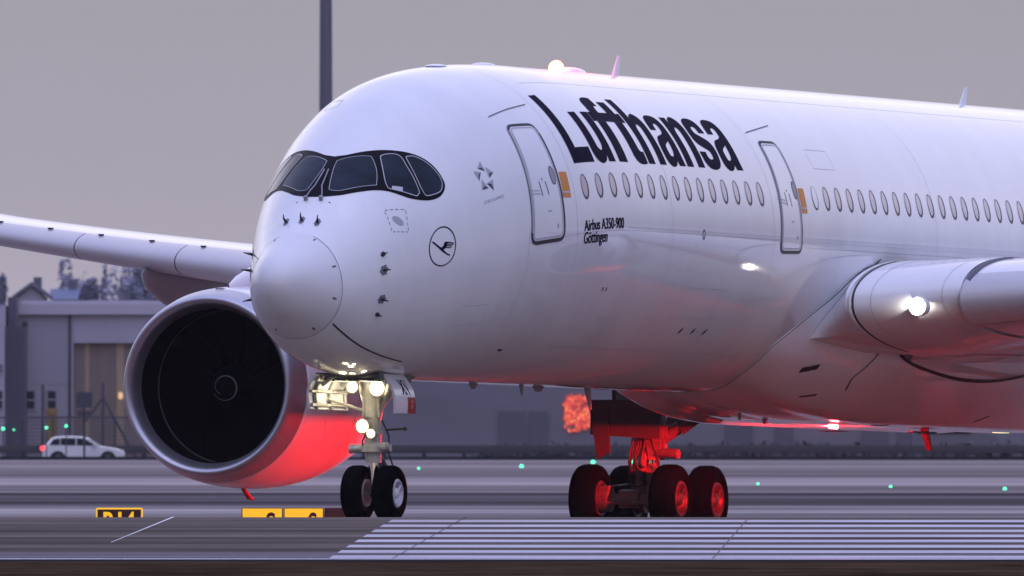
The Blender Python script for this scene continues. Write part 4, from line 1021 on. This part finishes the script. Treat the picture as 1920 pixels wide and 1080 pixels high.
# perimeter fence
DF = 1082.
fz0 = gzw(DF)
fence = empty('perimeter_fence', (Xat(100, DF), DF, fz0)); tag(fence, 'dark wire perimeter fence with tall posts in front of the hangar', 'fence')
parts = []
zf = ZC + (HY - 783) * DF / F
for k in range(14):
    px = -75 + 58 * k * 1.0
    if abs(px - 80) < 15 or abs(px - 193) < 15: continue
    b = MB(); x = Xat(px, DF); b.cyl((x, DF, fz0 - .1), (x, DF, zf + .02), .05, n=8); parts.append(b.build('fence_post', M_POST, fence))
for px, py in ((80, 721), (193, 718)):
    b = MB(); x = Xat(px, DF); b.cyl((x, DF, fz0 - .1), (x, DF, ZC + (HY - py) * DF / F), .085, .07, n=10); parts.append(b.build('tall_post', M_POST, fence))
b = MB(); x = Xat(193, DF); z = ZC + (HY - 745) * DF / F
b.cyl((x, DF, z), (Xat(262, DF), DF, fz0), .07, n=8); b.cyl((x, DF + .1, z), (Xat(160, DF), DF + 1., ZC + (HY - 790) * DF / F), .05, n=8); parts.append(b.build('brace', M_POST, fence))
b = MB()
for k in range(13):
    z = fz0 + .15 + (zf - fz0 - .15) * k / 12.; b.box(((Xat(-80, DF) + Xat(700, DF)) / 2, DF + .03, z), (Xat(700, DF) - Xat(-80, DF), .02, .035 if k < 12 else .11))
for k in range(170): 
    x = Xat(-80 + 780 * k / 170., DF); b.box((x, DF + .055, (fz0 + zf) / 2), (.014, .014, zf - fz0))
b.box(((Xat(-80, DF) + Xat(140, DF)) / 2, DF + .03, ZC + (HY - 721) * DF / F), (Xat(140, DF) - Xat(-80, DF), .02, .02))
parts.append(b.build('wire_mesh', M_WIRE, fence))
adopt(fence, parts)
# concrete plinth strip and guard rail
DG = 1068.
gr = empty('guard_rail', (Xat(600, DG), DG, gzw(DG))); tag(gr, 'dark grey guard rail on stubby posts along the service road', 'guard rail')
parts = []; g0 = gzw(DG); za, zb_ = ZC + (HY - 850) * DG / F, ZC + (HY - 835) * DG / F
b = MB(); b.box(((Xat(-300, DG) + Xat(2300, DG)) / 2, DG, (za + zb_) / 2), (Xat(2300, DG) - Xat(-300, DG), .18, zb_ - za), bev=.05); b.box(((Xat(-300, DG) + Xat(2300, DG)) / 2, DG - .02, (za + zb_) / 2), (Xat(2300, DG) - Xat(-300, DG), .2, .06)); parts.append(b.build('beam', M_RAIL, gr))
for k in range(32):
    x = Xat(-255 + 75 * k, DG); b = MB(); b.box((x, DG + .14, (g0 + zb_) / 2 - .05), (.22, .12, zb_ - g0)); parts.append(b.build('rail_post', M_RAIL, gr))
adopt(gr, parts)
# dark hedge behind the rail to the right
M_HEDGE = mat('hedge_leaf', (.06, .06, .07), .8, noise=.5, nscale=(1.5, 1.5, 1.5))
def leaf_cloud(b, c, rx, ry, rz, n, s, seed):
    rn = random.Random(seed)
    for _ in range(n):
        while True:
            q = Vector((rn.uniform(-1, 1), rn.uniform(-1, 1), rn.uniform(-1, 1)))
            if q.length < 1: break
        q = q.normalized() * q.length ** .6
        p = Vector(c) + Vector((q.x * rx, q.y * ry, q.z * rz)); u = Vector((rn.gauss(0, 1), rn.gauss(0, 1), rn.gauss(0, 1))).normalized(); w = u.orthogonal().normalized(); k = s * rn.uniform(.5, 1.3)
        b.add([p - u * k, p + w * k * .5, p + u * k, p - w * k * .5], [(0, 1, 2, 3)], False)
DH = 1100.
hd = empty('hedge', (Xat(1400, DH), DH, gzw(DH))); b = MB(); rn = random.Random(4)
x = Xat(900, DH)
while x < Xat(2150, DH):
    r = rn.uniform(.6, 1.0); zh = rn.uniform(.75, 1.1); leaf_cloud(b, (x, DH + rn.uniform(-.6, .6), gzw(DH) + zh * .5), r, .7, zh * .62, 60, .22, rn.random()); x += r * .6
o = b.build('foliage', M_HEDGE, hd); adopt(hd, [o]); tag(hd, 'low dark hedge behind the guard rail', 'hedge')

# white estate car on the service road
DC = 1052.
M_CAR = mat('white_car_paint', (.60, .60, .66), .3, coat=.8); M_CGL = mat('car_glass', (.012, .014, .024), .25, spec=.08); M_CTY = mat('car_tyre', (.012, .012, .014), .7); M_CRIM = mat('alloy', (.4, .4, .44), .35, metal=.6)
x0 = Xat(78, DC); car = empty('estate_car', (x0 + 2.15, DC, gzw(DC))); tag(car, 'white estate car with a lit red tail lamp driving along the fence', 'car')
side_prof = [(0.02, .42), (0.03, .75), (.10, .95), (.22, 1.02), (.55, 1.40), (.75, 1.46), (1.4, 1.49), (2.1, 1.46), (2.45, 1.38), (3.05, .98), (3.25, .95), (3.85, .86), (4.15, .74), (4.27, .58), (4.28, .40), (4.15, .28), (.15, .28)]
CO = lambda x, y, z: Vector((x - 2.15, y, z + .02))
b = MB(); rows = []
for y, k in ((-.88, .94), (-.86, .98), (-.6, 1.), (.6, 1.), (.86, .98), (.88, .94)):
    rows.append([CO(2.15 + (x - 2.15) * (k + .0), y * (1 - .16 * max(0, z - .95) / .5), .28 + (z - .28) * (k if z > .5 else 1)) for x, z in side_prof])
b.grid(rows, closed=True, smooth=False); b.add(rows[0], [list(range(len(side_prof)))]); b.add(rows[-1], [list(range(len(side_prof)))])
b.build('body', M_CAR, car)
for poly in ([(.42, 1.02), (.62, 1.33), (.95, 1.37), (.95, 1.03)], [(1.0, 1.03), (1.0, 1.375), (1.75, 1.385), (1.75, 1.01)], [(1.82, 1.01), (1.82, 1.385), (2.2, 1.35), (2.82, 1.0)]):
    for s in (-1, 1):
        b = MB(); b.add([CO(x, s * (.875 * (1 - .16 * max(0, z - .95) / .5) + .012), z) for x, z in poly], [list(range(len(poly)))], False); b.build('side_window', M_CGL, car)
b = MB(); b.add([CO(2.50, -.66, 1.36), CO(2.50, .66, 1.36), CO(3.03, .76, 1.02), CO(3.03, -.76, 1.02)], [(0, 1, 2, 3)], False); b.build('windscreen', M_CGL, car)
for x in (.85, 3.42):
    for s in (-1, 1):
        b = MB(); b.lathe([(-.12, .19), (-.12, .29), (-.09, .32), (.09, .32), (.12, .29), (.12, .19)], CO(x, s * .80, .31), (0, 1, 0), 24); w = b.build('wheel', M_CTY, car)
        b = MB(); b.lathe([(.0, .2), (.10, .19), (.06, .08), (.07, .001)], CO(x, s * .80, .31), (0, s, 0), 20); b.build('rim', M_CRIM, w)
        b = MB(); b.add([CO(x + .42 * math.cos(t), s * .884, .31 + .42 * math.sin(t)) for t in [PI * k / 14 for k in range(15)]], [list(range(15))], False); b.build('wheel_arch', M_CTY, car)
for s in (-1, 1):
    b = MB(); b.box(CO(.10, s * .74, .86), (.30, .30, .24), bev=.06); b.build('tail_lamp', mat('tail_lamp_red', (.8, .02, .03), .3, emit=(1, .06, .08), estr=2.4), car)
    b = MB(); b.box(CO(4.06, s * .72, .70), (.34, .3, .15), bev=.05); b.build('headlight', mat('headlight_glass', (.85, .85, .9), .15), car)
    b = MB(); b.box(CO(2.72, s * .98, 1.0), (.16, .2, .14), bev=.04); b.build('mirror', M_CAR, car)

# dark square panel on a pole, yellow cabinet
DP = 1040.
sg = empty('signboard', (Xat(158, DP), DP, gzw(DP))); tag(sg, 'dark square board on a pole seen from behind', 'sign')
b = MB(); b.cyl((0, 0, -.2), (0, 0, ZC + (HY - 737) * DP / F - gzw(DP)), .06, n=10); b.build('pole', M_POST, sg)
zc_ = ZC + (HY - 750) * DP / F - gzw(DP); b = MB(); b.box((0, -.09, zc_), (.80, .06, .80), bev=.02); b.build('board', mat('board_back', (.05, .05, .075), .6), sg)
b = MB()
for x in (-.2, .2): b.cyl((x, -.1, zc_ - .68), (x, -.3, zc_ - .68), .15, .17, 14); b.box((x * .5, -.08, zc_ - .68), (.25, .06, .06))
b.build('loudspeaker', M_POST, sg)
yb = at(97, 774, 1120.); b = MB(); b.box((0, 0, -1.2), (.62, .5, 2.9), bev=.05); b.box((0, -.27, .05), (.5, .04, .26)); o = b.build('cabinet', mat('dull_yellow', (.24, .15, .05), .6)); o.location = yb; tag(o, 'dull yellow cabinet below the narrow hangar window', 'cabinet')
# tall mast
DM = 1240.
b = MB(); p = at(611, 900, DM); zl = gzw(DM); prof_ = [(0, .55), (.6, .50), (10, .46), (30, .36), (48, .27), (48.1, .001)]
b.lathe(prof_, (0, 0, 0), (0, 0, 1), 28); o = b.build('mast', mat('mast_grey', (.115, .11, .15), .5, noise=.1, nscale=(1, 1, .2)), None); o.location = (p.x, DM, zl)
tag(o, 'tall grey floodlight mast rising behind the nose of the aircraft', 'mast')

# green airfield lamps
def green(px, py, D, r, label):
    b = MB(); p = at(px, py, D); z0 = gzw(D); hgt = max(p.z - z0, .06)
    root = empty('airfield_lamp', (p.x, D, z0)); tag(root, label, 'airfield lamp', 'green airfield lamps')
    b.cyl((0, 0, -.05), (0, 0, hgt - .02), .035, .03, 8); b.lathe([(0, .08), (.03, .06), (.04, .001)], (0, 0, 0), (0, 0, 1), 12); b.build('stake', M_POST, root)
    r *= .8; b = MB(); b.grid([[Vector((r * math.sin(e) * math.cos(2*PI*k/10), r * math.sin(e) * math.sin(2*PI*k/10), hgt + r * math.cos(e))) for k in range(10)] for e in [.05 + 3.0 * j / 6 for j in range(7)]], closed=True); b.build('lamp_glass', M_GREEN, root)
green(6, 804, 1046, .095, 'green airfield lamp at the left edge before the fence')
green(26, 806, 1046, .055, 'tiny green airfield lamp second from the left edge')
green(87, 802, 1046, .085, 'green airfield lamp above the roof of the white car')
green(124, 799, 1046, .09, 'green airfield lamp between the tall fence post and the dark board')
green(785, 880, 872, .065, 'small green lamp on the apron beside the nose wheels')
green(978, 876, 903, .105, 'green lamp on the apron midway between nose and main gear')
green(1112, 867, 965, .12, 'green lamp above the foremost main wheel')
green(1186, 866, 965, .12, 'green lamp behind the main gear strut')
green(1421, 908, 703, .055, 'green lamp on the apron right of the main wheels')
green(1670, 914, 680, .06, 'green lamp on the apron right of the lower red beacon')
green(1884, 918, 662, .075, 'green lamp on the apron near the right edge')

# parked van far right
DV = 1180.
van = empty('van', (Xat(1790, DV), DV, gzw(DV))); tag(van, 'dark parked van in front of the shed under the aircraft belly', 'van')
b = MB(); pv = [(-2.4, .3), (-2.4, 2.1), (-2.2, 2.3), (1.0, 2.3), (1.7, 1.45), (2.4, 1.2), (2.5, .3)]; b.prism(pv, -.95, .95, lambda x, y, d: Vector((x, d, y))); b.build('body', mat('grey_van', (.12, .12, .15), .4), van)
b = MB(); b.box((-.6, -.97, 1.75), (3.0, .04, .75)); b.build('side_window', M_CGL, van)
b = MB(); b.add([(1.08, -.965, 2.15), (1.55, -.965, 1.5), (.98, -.965, 1.5)], [(0, 1, 2)]); b.build('cab_window', M_CGL, van)
for x in (-1.5, 1.6):
    for s in (-1, 1): b = MB(); b.lathe([(-.12, .1), (-.12, .34), (.12, .34), (.12, .1), (.12, .001)], (x, s * .88, .35), (0, s, 0), 20); b.build('wheel', M_CTY, van)

# taxiway signs beyond the crown, most of each hidden below it
M_YEL = mat('sign_yellow', (.75, .47, .015), .4, emit=(1., .62, .02), estr=.55); M_BLK = mat('sign_black', (.012, .012, .012), .4)
def sign(px0, px1, py, D, kind, txt, label):
    xa, xb = Xat(px0, D), Xat(px1, D); z1 = ZC + (HY - py) * D / F; z0 = gzw(D)
    root = empty('taxiway_sign', ((xa + xb) / 2, D, z0)); tag(root, label, 'taxiway sign', 'taxiway signs'); w = xb - xa; h = max(z1 - z0, .6); ph = .62
    b = MB(); b.box((0, .06, h - ph / 2), (w, .2, ph), bev=.015); b.build('housing', M_YEL if kind == 'dark' else M_BLK, root)
    b = MB(); b.box((0, -.05, h - ph / 2), (w - (.07 if kind == 'dark' else .04), .03, ph - (.07 if kind == 'dark' else .03))); f = b.build('face', M_BLK if kind != 'yellow' else M_YEL, root)
    b = MB(); G = glyphs(txt, .03); k = w * (.68 if len(txt) > 1 else .22); x_ = -k / 2 if len(txt) > 1 else w * .10
    vs = []; fs = []
    for t_ in G:
        fs.append([len(vs), len(vs) + 1, len(vs) + 2]); vs += [(x_ + k * x, -.068, h - ph + .12 + (ph - (.20 if len(txt) > 1 else .215)) * y) for x, y in t_]
    b.add(vs, fs, False); b.build('letters', M_YEL if kind != 'yellow' else M_BLK, f)
    b = MB()
    for x in (-w * .35, w * .35): b.cyl((x, .06, -.05), (x, .06, h - ph + .02), .04, n=8)
    b.build('leg', M_POST, root)
sign(180, 267.5, 954.5, 437, 'dark', 'R14', 'black taxiway sign with yellow border and yellow characters R14')
sign(453, 530.5, 960.5, 437, 'yellow', 'S', 'plain yellow taxiway sign, left of the two yellow ones')
sign(532, 607, 960.5, 437, 'yellow', 'C', 'yellow taxiway sign beside the black one at the nose wheels')
sign(608, 680, 960.5, 437, 'black', 'R', 'black taxiway sign without border partly hidden behind the nose wheels')

# houses and bare winter trees on the rise behind
M_HZ1 = mat('house_pale', (.33, .31, .37), .8); M_HZ2 = mat('house_blue', (.13, .15, .24), .8); M_RF = mat('house_roof', (.115, .12, .17), .8)
def house(px0, px1, py_e, py_r, D, m, gable, label):
    xa, xb = Xat(px0, D), Xat(px1, D); z0 = gzw(D) - .3; ze, zr_ = ZC + (HY - py_e) * D / F, ZC + (HY - py_r) * D / F; cx = (xa + xb) / 2; w = xb - xa
    root = empty('house', (cx, D, z0)); tag(root, label, 'house'); b = MB()
    if gable:
        b.prism([(-w / 2, 0), (-w / 2, ze - z0), (0, zr_ - z0), (w / 2, ze - z0), (w / 2, 0)], 0, 9, lambda x, y, d: Vector((x, d, y))); b.build('wall', m, root)
        b = MB()
        for s in (-1, 1): b.prism([(s * (w / 2 + .4), ze - z0 - .12), (0, zr_ - z0 + .03), (0, zr_ - z0 + .33), (s * (w / 2 + .4), ze - z0 + .15)], -.3, 9.3, lambda x, y, d: Vector((x, d, y)))
        b.build('roof', M_RF, root)
    else:
        b.box((0, 4.5, (ze - z0) / 2), (w, 9, ze - z0)); b.build('wall', m, root)
        b = MB(); b.prism([(-.5, ze - z0), (4.5, zr_ - z0), (9.5, ze - z0)], -w / 2 - .3, w / 2 + .3, lambda x, y, d: Vector((d, x, y))); b.build('roof', M_HZ2 if m is M_HZ2 else M_RF, root)
    b = MB()
    for s in (-.22, .22): b.box((s * w, -.03, (ze - z0) - 1.0), (.9, .08, 1.1))
    b.build('window', M_WIND, root)
    b = MB(); b.box((w * .18, 4.5, zr_ - z0 + .1), (.6, .6, 1.2)); b.build('chimney', M_RF, root)
house(34, 84, 558, 537, 1500., M_HZ1, True, 'pale gabled house above the hangar roof on the left')
house(100, 148, 562, 541, 1520., M_HZ2, False, 'blue grey house with a broad roof behind the hangar')
house(200, 252, 575, 562, 1490., M_HZ1, False, 'low pale house showing its roof just above the hangar')
M_BARK = mat('winter_bark', (.20, .19, .25), .9); M_TWIG = mat('winter_twigs', (.38, .37, .47), .9, noise=.25, nscale=(.5, .5, .5)); M_EVER = mat('dark_conifer', (.19, .195, .27), .9, noise=.3, nscale=(.6, .6, .6))  # pale bluish tones have distance haze put into the colour
def tree(px, top, wpx, D, label, dense, seed):
    rn = random.Random(seed); z0 = gzw(D) - .2; H = ZC + (HY - top) * D / F - z0; w = wpx * D / F / 2
    root = empty('tree', (Xat(px, D), D, z0)); tag(root, label, 'tree', 'trees behind the hangar')
    b = MB(); b.cyl((0, 0, 0), (0, 0, H * .55), .28, .16, 8); b.cyl((0, 0, H * .55), (rn.uniform(-.2, .2), 0, H * .97), .16, .03, 8); lim = []
    for k in range(16):
        z = H * rn.uniform(.3, .85); t = rn.uniform(0, 2 * PI); r = w * rn.uniform(.5, .95) * (1 - .5 * max(0, z / H - .5)); q = Vector((r * math.cos(t), r * math.sin(t), min(H * .98, z + H * rn.uniform(.06, .2)))); b.cyl((0, 0, z), q, .08, .02, 6); lim.append(q)
    b.build('trunk', M_BARK, root); b = MB()
    for k, q in enumerate(lim):
        leaf_cloud(b, q, w * .42, w * .42, H * .11, 70 if dense else 34, .34 if dense else .26, rn.random())
    leaf_cloud(b, (0, 0, H * .6), w * .75, w * .75, H * .36, 420 if dense else 130, .36 if dense else .26, rn.random())
    b.build('crown', M_EVER if dense else M_TWIG, root)
tree(-4, 540, 34, 1480., 'dark tree at the very left edge behind the office block', True, 3)
tree(122, 503, 26, 1560., 'slim tall grey tree just right of the blue grey house', False, 5)
tree(152, 512, 22, 1560., 'thin grey tree standing alone over the hangar roof', False, 8)
tree(168, 540, 34, 1500., 'low dark bush like tree beside the blue grey house', True, 11)
tree(194, 508, 20, 1570., 'slender pale tree left of the broad grey one', False, 13)
tree(226, 507, 48, 1560., 'broad grey tree with a rounded top above the hangar', False, 17)
tree(262, 507, 46, 1530., 'dark dense tree, tallest of those above the hangar', True, 19)
tree(296, 530, 52, 1510., 'dark spreading tree just left of the engine', True, 23)
tree(335, 545, 50, 1520., 'dark tree half hidden by the top of the engine', True, 29)

# ------------------------------------------------------------------ evening haze
b = MB(); b.box((0, 1400, 32), (5600, 3400, 84)); hz = b.build('haze', bpy.data.materials.new('haze_air')); tag(hz, kind='stuff')
hm = hz.data.materials[0]; hm.use_nodes = True; ht = hm.node_tree; ht.nodes.clear()
ho = ht.nodes.new('ShaderNodeOutputMaterial'); hv = ht.nodes.new('ShaderNodeVolumePrincipled'); hv.inputs['Color'].default_value = (.86, .84, .95, 1); hv.inputs['Density'].default_value = .00003; hv.inputs['Anisotropy'].default_value = .3
ht.links.new(hv.outputs[0], ho.inputs['Volume'])
